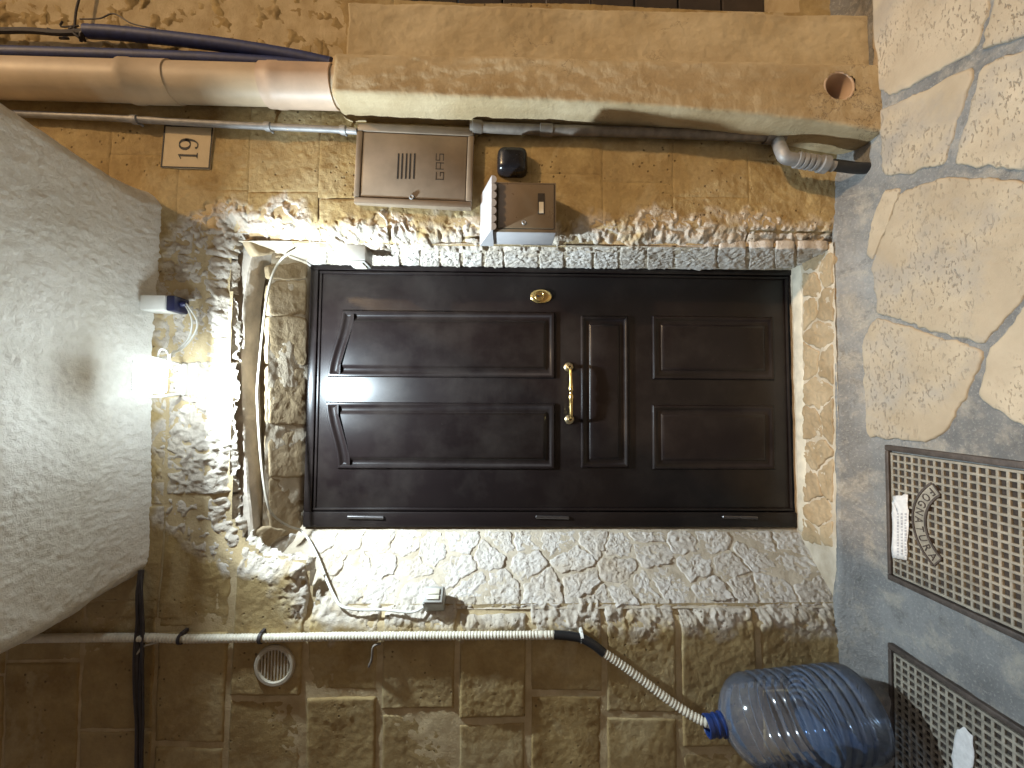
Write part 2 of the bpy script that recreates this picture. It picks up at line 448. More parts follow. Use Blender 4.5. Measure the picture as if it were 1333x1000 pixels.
def stone(name, poly, fr, h, mat, parent, seed, rough=0.006, wob=0.006, step=0.011, rings=12, base=-0.02, rnd=0.010, tilt=0.0, freq=24):
    """one stone: an outline in a plane frame (o, ex, ey, n) with a rough raised face"""
    o, ex, ey, n = (np.array(a, float) for a in fr)
    pts = []
    k = len(poly)
    for i in range(k):
        a, b = np.array(poly[i]), np.array(poly[(i+1) % k]); L = np.linalg.norm(b-a)
        q = max(1, int(L/step))
        for j in range(q): pts.append(a+(b-a)*j/q)
    pts = np.array(pts); cen = pts.mean(0)
    for _ in range(2):
        pts = 0.5*pts+0.25*np.roll(pts, 1, 0)+0.25*np.roll(pts, -1, 0)
    dv = pts-cen; L = np.linalg.norm(dv, axis=1)+1e-9
    w = fbm(pts[:, 0]*26, pts[:, 1]*26, seed*1.7, 11, 4, 0.6)*wob
    pts = cen+dv*(1+w/L)[:, None]
    dv = pts-cen; L = np.linalg.norm(dv, axis=1)+1e-9
    size = L.mean()
    ts = [1.0, 1.0, 1-rnd*0.35/size, 1-rnd/size]
    hs = [base, h*0.45, h*0.85, h]
    lo = ts[-1]
    for r in range(1, rings): ts.append(lo*(1-r/rings)); hs.append(h)
    N = len(pts); V = []; F = []
    rs = random.Random(seed); tx, ty = rs.uniform(-tilt, tilt), rs.uniform(-tilt, tilt)
    for ri, (t, hh) in enumerate(zip(ts, hs)):
        p = cen+dv*t
        z = np.full(N, hh)
        if ri >= 1:
            amp = rough*(0.5 if ri == 1 else 1.0)
            z = z+fbm(p[:, 0]*freq, p[:, 1]*freq, seed*2.31, 23, 4, 0.68)*amp+(p[:, 0]-cen[0])*tx+(p[:, 1]-cen[1])*ty
        V.append(o+p[:, :1]*ex+p[:, 1:]*ey+z[:, None]*n)
    V = np.concatenate(V); c = o+cen[0]*ex+cen[1]*ey+n*(h+float(fbm(cen[0]*freq, cen[1]*freq, seed*2.31, 23, 5, 0.6))*rough)
    V = np.vstack([V, c[None]])
    nr = len(ts)
    flip = np.dot(np.cross(ex, ey), n) < 0
    ar = np.sum(pts[:, 0]*np.roll(pts[:, 1], -1)-np.roll(pts[:, 0], -1)*pts[:, 1])
    if ar < 0: flip = not flip
    for r in range(nr-1):
        for i in range(N):
            q = (r*N+i, r*N+(i+1) % N, (r+1)*N+(i+1) % N, (r+1)*N+i)
            F.append(q[::-1] if flip else q)
    for i in range(N):
        q = ((nr-1)*N+i, (nr-1)*N+(i+1) % N, nr*N); F.append(q[::-1] if flip else q)
    return link_mesh(name, V, F, mat, parent)
def frame3(p0, p1, p2, toward):
    """plane frame through three points, normal on the side of 'toward'"""
    p0, p1, p2 = (np.array(p, float) for p in (p0, p1, p2))
    ex = (p1-p0)/np.linalg.norm(p1-p0); n = np.cross(ex, p2-p0); n /= np.linalg.norm(n)
    if np.dot(np.array(toward)-p0, n) < 0: n = -n
    return p0, ex, np.cross(n, ex), n
def to2(fr, p): d = np.array(p)-fr[0]; return (float(np.dot(d, fr[1])), float(np.dot(d, fr[2])))
def px2(fr, pix): return [to2(fr, Pp(a, b, fr[0], fr[3])) for a, b in pix]
def rough_quad(name, A, B, C, D, mat, parent, nu, nv, amp, seed, toward, off=0.0):
    """rough sheet between four corners (A-B along one side, D-C along the other)"""
    A, B, C, D = (np.array(p, float) for p in (A, B, C, D))
    n = np.cross(B-A, D-A); n /= np.linalg.norm(n); fl = False
    if np.dot(np.array(toward)-A, n) < 0: n = -n; fl = True
    U, W = np.meshgrid(np.linspace(0, 1, nu), np.linspace(0, 1, nv), indexing='ij')
    P = (A*(1-U[..., None])+B*U[..., None])*(1-W[..., None])+(D*(1-U[..., None])+C*U[..., None])*W[..., None]
    P = P+off*n+(fbm(P[..., 0]*16, P[..., 1]*16, P[..., 2]*16, seed, 4)*amp)[..., None]*n
    V = P.reshape(-1, 3); F = []
    for i in range(nu-1):
        for j in range(nv-1):
            q = (i*nv+j, (i+1)*nv+j, (i+1)*nv+j+1, i*nv+j+1); F.append(q[::-1] if fl else q)
    return link_mesh(name, V, F, mat, parent)

# ================================================================== GROUND
g = MB().box(-150, 150, -150, 150, -0.30, -0.12).build('ground', MATS['earth'], smooth=False)
tag(g, kind='structure')
# concrete bed with the fillet that rises against the wall
def bed_z(x, y):
    hw = np.interp(x, [-2.5, -1.2, -0.6, 0.2, 0.9, 1.5, 2.5], [0.14, 0.135, 0.075, 0.060, 0.055, 0.05, 0.05])
    wd = np.interp(x, [-2.5, -1.2, -0.6, 0.2, 0.9, 1.5, 2.5], [0.10, 0.10, 0.09, 0.075, 0.07, 0.06, 0.06])
    wd = wd*(1+0.25*fbm(x*5, 0, 0, 3, 3))
    z = hw*np.clip(1+y/wd, 0, 1.4)**1.6*(y < 0)+(hw-np.clip(y, 0, 1)*0.6)*(y >= 0)
    return z+0.004*fbm(x*7, y*7, 0, 5, 4)+0.0025*fbm(x*40, y*40, 0, 6, 3)
xs = np.concatenate([np.linspace(-3.2, -1.75, 60), np.linspace(-1.74, 1.62, 420), np.linspace(1.64, 3.2, 60)])
ys = np.concatenate([np.linspace(0.04, -0.62, 94), np.linspace(-0.66, -3.6, 50)])
XX, YY = np.meshgrid(xs, ys, indexing='ij'); ZZ = bed_z(XX, YY)
V = np.stack([XX, YY, ZZ], -1).reshape(-1, 3); ny = len(ys)
F = [(i*ny+j, i*ny+j+1, (i+1)*ny+j+1, (i+1)*ny+j) for i in range(len(xs)-1) for j in range(ny-1)]
pavement = link_mesh('pavement', V, F, MATS['concrete']); tag(pavement, kind='structure')
GF = ((0, 0, 0.0), (1, 0, 0), (0, 1, 0), (0, 0, 1))
slabs = [
    [(1139, -30), (1293, -30), (1286, 10), (1266, 68), (1165, 121), (1141, 112)],
    [(1303, -30), (1440, -60), (1440, 15), (1333, 46), (1282, 64), (1292, 20)],
    [(1147, 146), (1262, 92), (1265, 104), (1229, 212), (1153, 228)],
    [(1283, 88), (1333, 68), (1440, 34), (1440, 220), (1333, 219), (1246, 212)],
    [(1176, 254), (1236, 234), (1333, 242), (1480, 246), (1480, 300), (1333, 379), (1282, 442), (1212, 426), (1147, 404), (1140, 345)],
    [(1153, 250), (1172, 250), (1137, 340), (1130, 330), (1138, 285)],
    [(1144, 417), (1210, 436), (1279, 459), (1252, 524), (1228, 562), (1205, 572), (1130, 566), (1127, 440)],
    [(1343, 396), (1490, 312), (1490, 640), (1336, 553), (1279, 517), (1291, 458)],
]
for i, pl in enumerate(slabs):
    q = np.array([Pz(a, b, 0.0)[:2] for a, b in pl]); q = [tuple(p) for p in q.mean(0)+(q-q.mean(0))*1.045]
    stone('paving_slab', q, GF, 0.007, MATS['slab'], pavement, 40+i, rough=0.003, wob=0.010, step=0.010, rings=18, base=-0.03, rnd=0.008, freq=12)
# the paving goes on under the photographer's feet
rng = random.Random(4)
sd = [(-2.6+0.62*i+rng.uniform(-.17, .17), -1.05-0.5*j+rng.uniform(-.14, .14)) for i in range(10) for j in range(5)]
for i, c in enumerate(voronoi(sd, [(-3.1, -3.5), (3.1, -3.5), (3.1, -0.92), (-3.1, -0.92)])):
    c = inset_poly(c, 0.016)
    if len(c) > 2: stone('paving_slab', c, GF, 0.012, MATS['slab'], pavement, 90+i, rough=0.0035, wob=0.012, step=0.04, rings=5, base=-0.03, rnd=0.014, freq=12)

# ================================================================== STONE WALL
Z_TOP = 4.4
OPEN = [(1125, 310), (412, 310), (372, 305), (338, 299), (296, 291), (287, 330), (286, 560), (288, 680), (306, 708),
        (335, 732), (388, 740), (394, 770), (404, 796), (700, 797), (1125, 797)]
OPEN2 = [tuple(Py(a, b, 0.0)[[0, 2]]) for a, b in OPEN]
SHUT = (WX(800, 10), 2.35, WZ(1040, 5), WZ(455, 5))         # the dark window at the right edge
def sd_poly(X, Z, poly):
    d = np.full(X.shape, 1e9); inside = np.zeros(X.shape, bool); n = len(poly)
    for i in range(n):
        ax, az = poly[i]; bx, bz = poly[(i+1) % n]; ex, ez = bx-ax, bz-az
        t = np.clip(((X-ax)*ex+(Z-az)*ez)/(ex*ex+ez*ez), 0, 1)
        d = np.minimum(d, (X-ax-t*ex)**2+(Z-az-t*ez)**2)
        c = ((az > Z) != (bz > Z)) & (X < (bx-ax)*(Z-az)/(bz-az+1e-12)+ax)
        inside ^= c
    return np.where(inside, -1, 1)*np.sqrt(d)
def wall_field(X, Z):
    """relief toward the street, chipped and lamplit colour mask and whether the point is in an opening"""
    sd = sd_poly(X, Z, OPEN2)
    near = sstep(0.40, 0.02, sd)
    sw = sd+fbm(X*7, Z*7, 0, 31, 3)*0.018+fbm(X*26, Z*26, 0, 32, 3)*0.010
    H = fbm(X*1.5, Z*1.5, 0, 33, 3)*0.012+fbm(X*9, Z*9, 0.5, 34, 4, 0.6)*0.0024+fbm(X*45, Z*45, 0.5, 35, 3, 0.6)*0.0017
    # chipped border of bare stone round the opening, wider over the door
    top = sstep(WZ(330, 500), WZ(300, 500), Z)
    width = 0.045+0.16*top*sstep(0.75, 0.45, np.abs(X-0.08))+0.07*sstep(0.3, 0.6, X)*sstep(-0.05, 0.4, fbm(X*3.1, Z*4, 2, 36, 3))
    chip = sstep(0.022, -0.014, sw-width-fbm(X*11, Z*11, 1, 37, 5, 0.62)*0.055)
    wx = X+0.02*fbm(X*20, Z*20, 7, 41, 2); wz = Z+0.02*fbm(X*20, Z*20, 9, 42, 2)
    rid = fbm(wx*30, wz*30, 3, 38, 3, 0.75)
    H = H+(1-chip)*0.006+chip*(rid*0.0125+0.003)
    rg = sstep(1.16, 1.24, X)*sstep(1.86, 1.94, Z)            # rough quarried stone high up on the right
    H = H+rg*(fbm(wx*9, wz*9, 4, 43, 5, 0.65)*0.022-0.006)
    t = np.clip((0.05-sw)/0.05, 0, 2.2)
    H = H-0.028*t**1.6
    # colour mask: chipped stone with the lamplight round the opening painted in
    bare_lit = sstep(0.05, -0.045, sw-width-fbm(X*9, Z*9, 1, 37, 4, 0.6)*0.07)
    return H, bare_lit, sd, near
joint_px = [1118, 985, 882, 786, 688, 596, 497, 400, 303, 207, 112, 15, -85, -190, -300, -420]
zl = [-0.02]+[float(WZ(p, 800)) for p in joint_px[1:]]
wall = thing('stone_wall', 'old ochre stone block wall with a door and pipes on it', 'wall', (0, 0, 0))
def grid_piece(name, x0, x1, z0, z1, step, parent, mat, hfun, cut):
    nx = max(3, int((x1-x0)/step)+1); nz = max(3, int((z1-z0)/step)+1)
    X, Z = np.meshgrid(np.linspace(x0, x1, nx), np.linspace(z0, z1, nz), indexing='ij')
    H, at = hfun(X, Z, x0, x1, z0, z1)
    keep = ~cut(X, Z)
    idx = -np.ones(X.size, int); 
    F = []
    kq = keep.reshape(nx, nz)
    for i in range(nx-1):
        for j in range(nz-1):
            if kq[i, j] and kq[i+1, j] and kq[i, j+1] and kq[i+1, j+1]:
                F.append((i*nz+j, (i+1)*nz+j, (i+1)*nz+j+1, i*nz+j+1))
    if not F: return None
    used = sorted({a for f in F for a in f}); idx[used] = range(len(used))
    V = np.stack([X, -H, Z], -1).reshape(-1, 3)[used]
    F = [tuple(idx[a] for a in f) for f in F]
    return link_mesh(name, V, F, mat, parent, attr=at.reshape(-1)[used])
def cut_open(X, Z):
    s = sd_poly(X, Z, OPEN2)+fbm(X*20, Z*20, 0, 51, 3)*0.006
    return (s < -0.030) | ((X > SHUT[0]) & (X < SHUT[1]) & (Z > SHUT[2]) & (Z < SHUT[3]))
rng = random.Random(11)
def block_h(off, tx, tz):
    def f(X, Z, x0, x1, z0, z1):
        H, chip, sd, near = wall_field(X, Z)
        wob = fbm(X*11, Z*11, 0, 52, 3)*0.008
        e = np.minimum(np.minimum(X-x0, x1-X), np.minimum(Z-z0, z1-Z))
        ew = e+wob*sstep(0, 0.02, e)
        skim = sstep(0.42, 0.58, X)*0.97
        skim = np.maximum(skim, sstep(WZ(260, 600), WZ(215, 600), Z)*0.7*(X > -0.75))
        skim = np.clip(skim+0.5*sstep(-0.2, 0.4, fbm(X*2.4, Z*2.4, 0, 53, 3)), 0, 0.985)
        H = H+(off+tx*(X-(x0+x1)/2)+tz*(Z-(z0+z1)/2))*(1-skim)
        H = H-(1-skim)*0.007*np.exp(-(ew/0.006)**2)-skim*0.001*np.exp(-(ew/0.004)**2)
        H = H-0.020*(e < 1e-6)*(1-skim)
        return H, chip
    return f
nblk = 0
for r in range(len(zl)-1):
    z0, z1 = zl[r], zl[r+1]
    x = -3.0+rng.uniform(-0.2, 0)
    while x < 3.0:
        L = rng.choice([0.26, 0.3, 0.36, 0.42, 0.5])*rng.uniform(0.92, 1.1)
        if x < -1.6 or x > 1.5: L = rng.uniform(0.45, 0.6)
        x1 = x+L
        vis = (-1.65 < x1 and x < 1.62 and z0 < 3.35)
        gp = 0.0060*rng.uniform(0.7, 1.3) if (x < 0.4 and z0 < 2.35) else 0.0003
        h = block_h(rng.uniform(-0.004, 0.006), rng.uniform(-.015, .015), rng.uniform(-.015, .015))
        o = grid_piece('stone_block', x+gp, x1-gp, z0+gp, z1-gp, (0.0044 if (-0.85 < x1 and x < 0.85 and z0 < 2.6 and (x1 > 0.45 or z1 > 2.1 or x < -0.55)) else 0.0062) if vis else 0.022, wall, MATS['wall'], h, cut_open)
        x = x1
grid_piece('mortar', -3.2, 3.0, -0.1, Z_TOP+0.6, 0.013, wall, MATS['mortar'],
           lambda X, Z, a, b, c, d: (fbm(X*1.5, Z*1.5, 0, 33, 3)*0.012+0.0022+fbm(X*9, Z*9, .5, 34, 4, .6)*0.003-0.035*sstep(0.05, 0.0, sd_poly(X, Z, OPEN2))+fbm(X*30, Z*30, 0, 54, 3)*0.002, X*0),
           lambda X, Z: (sd_poly(X, Z, OPEN2) < -0.022) | ((X > SHUT[0]-0.01) & (X < SHUT[1]) & (Z > SHUT[2]-.01) & (Z < SHUT[3]+.01)))
# dark window recess on the right
sh = thing('window_shutter', 'dark closed window recess at the right edge of the wall', 'window', (1.9, 0.2, SHUT[2]))
b = MB()
for k in range(9):
    zz = SHUT[2]+(SHUT[3]-SHUT[2])*k/9
    MB().box(SHUT[0]-0.05, SHUT[1]+0.05, 0.20, 0.235, zz+0.004, zz+(SHUT[3]-SHUT[2])/9-0.004, 0.004).build('plank', MATS['shutter_wood'], sh, False)
b = MB()
b.box(SHUT[0]-0.03, SHUT[0]-0.002, 0.0, 0.24, SHUT[2], SHUT[3]); b.box(SHUT[1]-0.005, SHUT[1]+0.03, 0.0, 0.24, SHUT[2], SHUT[3])
b.box(SHUT[0]-0.03, SHUT[1]+0.03, 0.0, 0.24, SHUT[3]+0.001, SHUT[3]+0.04); b.box(SHUT[0]-0.03, SHUT[1]+0.03, 0.0, 0.24, SHUT[2]-0.04, SHUT[2]-0.001)
b.build('reveal', MATS['render'], sh, False)

# ================================================================== ARCH SOFFIT over the door
ZS = float(WZ(183, 500))
arch = thing('plastered_arch', 'rough white sprayed plaster underside of the arch above the door', 'arch', (0.05, -1.6, ZS))
yl = np.concatenate([np.linspace(0.02, -0.66, 112), np.linspace(-0.70, -3.6, 60)])
ed = [Pz(a, b, ZS) for a, b in ((181, 742), (150, 772), (117, 800), (52, 838), (0, 865))]
XLf = np.interp(-yl, [-e[1] for e in ed], [e[0] for e in ed])
ed = [Pz(a, b, ZS) for a, b in ((186, 246), (120, 203), (0, 118))]
XRf = np.interp(-yl, [-e[1] for e in ed], [e[0] for e in ed])
nu = 250
U = np.linspace(0, 1, nu)
XX = XLf[:, None]*(1-U)+XRf[:, None]*U; YY = np.repeat(yl[:, None], nu, 1)
ZZ = ZS+0.010*fbm(XX*2, YY*2, 0, 61, 3)+0.003*fbm(XX*26, YY*26, 0, 62, 4, 0.6)+0.003*(1-2*np.abs(fbm(XX*45, YY*45, 0, 63, 3)))
ZZ -= 0.055*np.clip(1+YY/0.13, 0, 1.2)**2
de = np.minimum(XX-XLf[:, None], XRf[:, None]-XX)
ZZ += 0.05*np.clip(1-de/0.06, 0, 1)**2
V = np.stack([XX, YY, ZZ], -1).reshape(-1, 3)
F = [(i*nu+j, (i+1)*nu+j, (i+1)*nu+j+1, i*nu+j+1) for i in range(len(yl)-1) for j in range(nu-1)]
link_mesh('soffit', V, F, MATS['plaster'], arch)
for side, c in (('left', 0), ('right', nu-1)):
    zs = np.linspace(0, 1, 24)**2*3.4  # sides carried up out of view to keep warm light off upper-left wall
    P = np.stack([np.repeat((XX[:, c])[:, None], 24, 1)+0.006*fbm(YY[:, c][:, None]*9, zs*9, 0, 64, 3),
                  np.repeat(YY[:, c][:, None], 24, 1), ZZ[:, c][:, None]+zs], -1)
    if True:
        P[:, 0, 0] = XX[:, c]
    V = P.reshape(-1, 3); F = [(i*24+j, (i+1)*24+j, (i+1)*24+j+1, i*24+j+1) for i in range(len(yl)-1) for j in range(23)]
    link_mesh('fascia', V, F, MATS['plaster'], arch)

# ================================================================== DOOR SURROUND
YD = 0.265
sur = thing('door_surround', 'splayed stone-clad recess around the brown door', 'door surround', (0.0, 0.13, 0.06))
DR = [Py(403, 346, YD), Py(1031, 351, YD), Py(1034, 688, YD), Py(396, 684, YD)]   # door frame corners: top right, bottom right, bottom left, top left
xr = 0.5*(DR[0][0]+DR[1][0]); xl = 0.5*(DR[2][0]+DR[3][0]); zt = 0.5*(DR[0][2]+DR[3][2]); zb = 0.5*(DR[1][2]+DR[2][2])
ctr = (0.0, -1.0, 1.2)
xrf = float(WX(700, 317)); xlf = float(WX(700, 795)); zsf = float(WZ(1092, 560))
ztb = float(Py(346, 520, 0.13)[2])
# right reveal
A = (xrf+0.012, 0.03, zsf-0.03); B = (xrf+0.012, 0.03, zt+0.16); C = (xr+0.008, YD+0.03, zt+0.12); D = (xr+0.008, YD+0.03, zb-0.04)
rough_quad('mortar', A, B, C, D, MATS['mortar2'], sur, 240, 34, 0.003, 71, ctr, 0.006)
fr = frame3(D, A, C, ctr)
bnd = [428, 478, 522, 547, 574, 601, 629, 656, 702, 736, 772, 806, 841, 878, 934, 973, 1008, 1036, 1080]
for i in range(len(bnd)-1):
    a, b = bnd[i]+1.6, bnd[i+1]-1.6
    j = random.Random(i).uniform(-3, 3)
    stone('stone', px2(fr, [(a, 320), (b, 320), (b+j*0.6, 334), (b, 347.5), (a, 347.5), (a+j, 333)]), fr, 0.010, MATS['pale'], sur, 200+i, rough=0.0075, wob=0.005, step=0.008, rings=12, rnd=0.004, tilt=0.03, freq=50)
stone('stone', px2(fr, [(398, 337), (426, 322), (426, 347), (402, 347.5)]), fr, 0.010, MATS['pale'], sur, 231, rough=0.0075, wob=0.005, step=0.008, rings=10)
# left splayed reveal
A = (xlf-0.012, 0.03, zsf-0.03); B = (xlf-0.012, 0.03, zt+0.05); C = (xl-0.004, YD+0.03, zt+0.08); D = (xl-0.004, YD+0.03, zb-0.04)
rough_quad('mortar', A, B, C, D, MATS['mortar2'], sur, 240, 60, 0.003, 72, ctr, 0.0078)
fr = frame3(D, A, C, ctr)
seeds = [(424, 706), (455, 704), (432, 732), (468, 738), (452, 762), (492, 708), (500, 738), (530, 712), (536, 742), (505, 772), (540, 774), (563, 716),
         (600, 706), (598, 741), (617, 768), (640, 724), (655, 706), (655, 762), (681, 702), (684, 737), (705, 768), (727, 706), (745, 730), (757, 764), (777, 704), (800, 712),
         (806, 744), (814, 780), (776, 786), (842, 696), (850, 720), (868, 760), (835, 768), (890, 706), (905, 738), (922, 704), (930, 772), (950, 742), (965, 764),
         (984, 702), (985, 728), (1002, 770), (1028, 706), (1035, 740), (1062, 770), (1070, 712)]
reg = px2(fr, [(402, 691), (1090, 693), (1090, 792), (444, 792)])
cells = voronoi(px2(fr, seeds), reg)
for i, c in enumerate(cells):
    c = inset_poly(c, 0.0045) if len(c) > 2 else []
    if len(c) > 2:
        stone('stone', c, fr, 0.008+0.005*random.Random(i).random(), MATS['pale'], sur, 300+i, rough=0.0055, wob=0.016, step=0.006, rings=15, rnd=0.004, tilt=0.05, freq=52)
# head: sloping stones between beam and frame
A = (xlf-0.02, 0.02, float(WZ(297, 560))+0.02); B = (xrf+0.05, 0.02, float(WZ(297, 400))+0.02)
zbk = float(Py(306, 520, 0.25)[2])
A = (A[0], 0.045, A[2]+0.012); B = (B[0], 0.045, B[2]+0.012)
rough_quad('mortar', A, B, (xrf+0.05, 0.25, zbk), (xl-0.15, 0.25, zbk), MATS['mortar2'], sur, 160, 50, 0.008, 73, (0, -1, -0.5))
rough_quad('mortar', (xl-0.30, 0.205, ztb-0.04), (xr+0.20, 0.205, ztb-0.04), (xr+0.20, 0.205, zbk+0.10), (xl-0.30, 0.205, zbk+0.10), MATS['mortar2'], sur, 120, 24, 0.005, 76, (0, -1, 1))
A = (xl-0.14, 0.13, ztb-0.002); B = (xr+0.11, 0.13, ztb-0.002); C = (xr+0.05, YD+0.03, zt+0.014); D = (xl-0.05, YD+0.03, zt+0.014)
rough_quad('mortar', A, B, C, D, MATS['mortar2'], sur, 160, 40, 0.003, 74, (0, -1, -0.5), 0.002)
fr = frame3(D, C, A, (0, -1, -0.5))
bn = [338, 364, 413, 478, 556, 622, 700]
for i in range(len(bn)-1):
    a, b = bn[i]+1.5, bn[i+1]-1.5
    j = random.Random(i+70).uniform(-6, 6)
    if 450 < a < 600 and False: continue
    j2_ = random.Random(i+170).uniform(-9, 9)
    stone('stone', px2(fr, [(349, a+j2_), (372, a+j), (399, a), (399, b-0.5), (375, b+j*0.5), (349, b-2+j2_*0.5)]), fr, 0.004, MATS['tan'], sur, 400+i, rough=0.0022, wob=0.007, step=0.009, rings=10, rnd=0.010, tilt=0.04, freq=14)
for i, q in enumerate([[(318, 312), (344, 306), (372, 314), (352, 332), (330, 334)], [(375, 317), (400, 318), (396, 334), (356, 336)],
                       [(322, 692), (345, 684), (372, 690), (340, 718), (322, 716)], [(350, 712), (376, 694), (392, 696), (386, 724), (350, 730)]]):
    stone('stone', px2(fr, q), fr, 0.016, MATS['tan' if i != 3 else 'pale'], sur, 430+i, rough=0.006, wob=0.008, step=0.009, rings=10, rnd=0.010, freq=14)
# timber lintel
ctl = [Py(a, b, 0.135) for a, b in ((340, 322), (330, 345), (322, 385), (318, 440), (318, 500), (320, 560), (324, 620), (330, 690), (334, 712))]
pts = curve(ctl, 0.012); b = MB(); v = []; n = len(pts)
for i, p in enumerate(pts):
    hw = 0.030+0.005*float(fbm(p[0]*5, 0, 0, 81, 3)); dd = 0.05
    for k, (a, c) in enumerate(((-1, -1), (-0.85, -1.15), (0, -1.22), (0.85, -1.15), (1, -1), (1, 1), (-1, 1))):
        nn = 0.005*float(fbm(p[0]*6+k*9, k*3.3, 0, 82, 4))
        v.append((p[0], p[1]+c*dd+nn, p[2]-a*hw+nn))
f = [(i*7+k, (i+1)*7+k, (i+1)*7+(k+1) % 7, i*7+(k+1) % 7) for i in range(n-1) for k in range(7)]
b.add(v, f+[tuple(range(7)), tuple((n-1)*7+k for k in range(6, -1, -1))]).build('lintel', MATS['old_wood'], sur, True, 'weathered grey timber lintel')
# threshold stones
A = (xlf-0.02, -0.005, zsf); B = (xrf+0.02, -0.005, zsf); C = (xr+0.02, YD+0.02, zb-0.012); D = (xl-0.02, YD+0.02, zb-0.012)
rough_quad('mortar', A, B, C, D, MATS['mortar2'], sur, 200, 60, 0.004, 75, (0, -0.5, 2), 0.004)
fr = frame3(D, C, A, (0, -0.5, 2))
seeds = [(1064, 332), (1060, 372), (1078, 352), (1056, 402), (1076, 398), (1068, 436), (1058, 470), (1078, 474), (1066, 512), (1060, 552), (1082, 548), (1066, 592), (1080, 622), (1058, 634), (1068, 668), (1062, 706), (1080, 698)]
reg = px2(fr, [(1047, 328), (1088, 326), (1087, 716), (1047, 704)])
for i, c in enumerate(voronoi(px2(fr, seeds), reg)):
    c = inset_poly(c, 0.004) if len(c) > 2 else []
    if len(c) > 2: stone('stone', c, fr, 0.008, MATS['tan'], sur, 500+i, rough=0.006, wob=0.012, step=0.007, rings=11, rnd=0.006, tilt=0.05, freq=36)
v = []
zc = zb
b = MB(); b.box(xl-0.012, xr+0.012, YD-0.075, YD-0.012, zb-0.045, zb+0.004, 0.010, 3)
b.build('sill', MATS['marble'], sur, True, 'worn pale stone door sill')

# ================================================================== DOOR
door = thing('front_door', 'dark brown panelled metal front door with brass handle', 'door', ((xl+xr)/2, YD, zb))
fw = 0.030
b = MB()
b.box(xl, xl+0.062, YD-0.004, YD+0.07, zb, zt, 0.003); b.box(xr-0.022, xr, YD-0.004, YD+0.07, zb, zt, 0.003)
b.box(xl+0.062, xr-0.022, YD-0.003, YD+0.07, zt-0.034, zt-0.0005, 0.003)
b.build('frame', MATS['door'], door)
lx0, lx1, lz0, lz1 = xl+0.066, xr-0.025, zb+0.012, zt-0.038
YL = YD+0.004
b = MB().box(lx0, lx1, YL, YL+0.05, lz0, lz1, 0.004, 2)
leaf = b.build('leaf', MATS['door'], door)
b = MB()          # raised lip round the leaf
for q in ((lx0+0.002, lx0+0.012, lz0, lz1), (lx1-0.012, lx1-0.002, lz0, lz1), (lx0+0.0125, lx1-0.0125, lz1-0.012, lz1-0.002), (lx0+0.0125, lx1-0.0125, lz0+0.002, lz0+0.012)):
    b.box(q[0], q[1], YL-0.006, YL+0.001, q[2], q[3], 0.0025, 2)
b.build('edge_trim', MATS['door'], leaf)
def offset_poly(P, d):
    P = np.array(P); n = len(P); out = []
    ar = np.sum(P[:, 0]*np.roll(P[:, 1], -1)-np.roll(P[:, 0], -1)*P[:, 1]); sg = 1 if ar > 0 else -1
    for i in range(n):
        a, p, c = P[i-1], P[i], P[(i+1) % n]
        e1 = (p-a)/np.linalg.norm(p-a); e2 = (c-p)/np.linalg.norm(c-p)
        n1 = np.array((-e1[1], e1[0]))*sg; n2 = np.array((-e2[1], e2[0]))*sg
        mm = n1+n2; mm = mm/max(0.35, np.dot(mm, mm))*2*0.5*1.0
        out.append(p+mm*2*d/ max(1e-6, 1.0)*0.5*1.0*1.0 if False else p+(n1+n2)/max(0.4, 1+np.dot(n1, n2))*d)
    return np.array(out)
PROFILE = [(0.0, 0.0), (0.0015, 0.006), (0.005, 0.0105), (0.010, 0.0115), (0.015, 0.009), (0.019, 0.004), (0.024, 0.002), (0.030, 0.0018), (0.036, 0.0024), (0.040, 0.0055), (0.046, 0.0105), (0.054, 0.0125)]
def door_panel(poly, scale=1.0):
    v = []; f = []; n = len(poly)
    for d, h in PROFILE:
        for p in offset_poly(poly, d*scale): v.append((p[0], YL-0.0005-h, p[1]))
    K = len(PROFILE)
    for r in range(K-1):
        for i in range(n): f.append((r*n+i, r*n+(i+1) % n, (r+1)*n+(i+1) % n, (r+1)*n+i))
    f.append(tuple((K-1)*n+i for i in range(n)))
    MB().add(v, f).build('panel', MATS['door'], door)
def dxz(ix, iy): p = Py(ix, iy, YL); return (float(p[0]), float(p[2]))
def ogee(pa, pb, n=18):        # S-curve from the low shoulder to the high side
    out = []
    for i in range(n+1):
        t = i/n; s = t*t*(3-2*t)
        s = 0.85*s+0.15*(1 if t >= 1 else s)
        out.append((pa[0]+(pb[0]-pa[0])*t, pa[1]+(pb[1]-pa[1])*s))
    return out
def ogee_poly(iyl, iyr, ixl, ixr, ixb):
    """tall panel: world-left side at iyl, right side at iyr, top heights ixl / ixr, bottom ixb"""
    L, T, Rr = dxz(ixb, iyl), dxz(ixb, iyr), None
    xl_, xr_ = L[0], T[0]; zb_ = (L[1]+T[1])/2
    ztl, ztr = dxz(ixl, iyl)[1], dxz(ixr, iyr)[1]
    return [(xl_, zb_), (xr_, zb_)]+[(p[0], p[1]) for p in ogee((xr_, ztr), (xl_, ztl))]
door_panel(ogee_poly(611, 525, 440, 425, 722))
door_panel(ogee_poly(493, 407, 427, 446, 722))
def rect_poly(ix0, ix1, iy0, iy1):
    a = dxz(ix0, iy1); c = dxz(ix1, iy0)
    return [(a[0], c[1]), (c[0], c[1]), (c[0], a[1]), (a[0], a[1])]
door_panel(rect_poly(756, 817, 412, 609), 0.95)
door_panel(rect_poly(849, 1005, 413, 494)); door_panel(rect_poly(849, 1006, 528, 611))
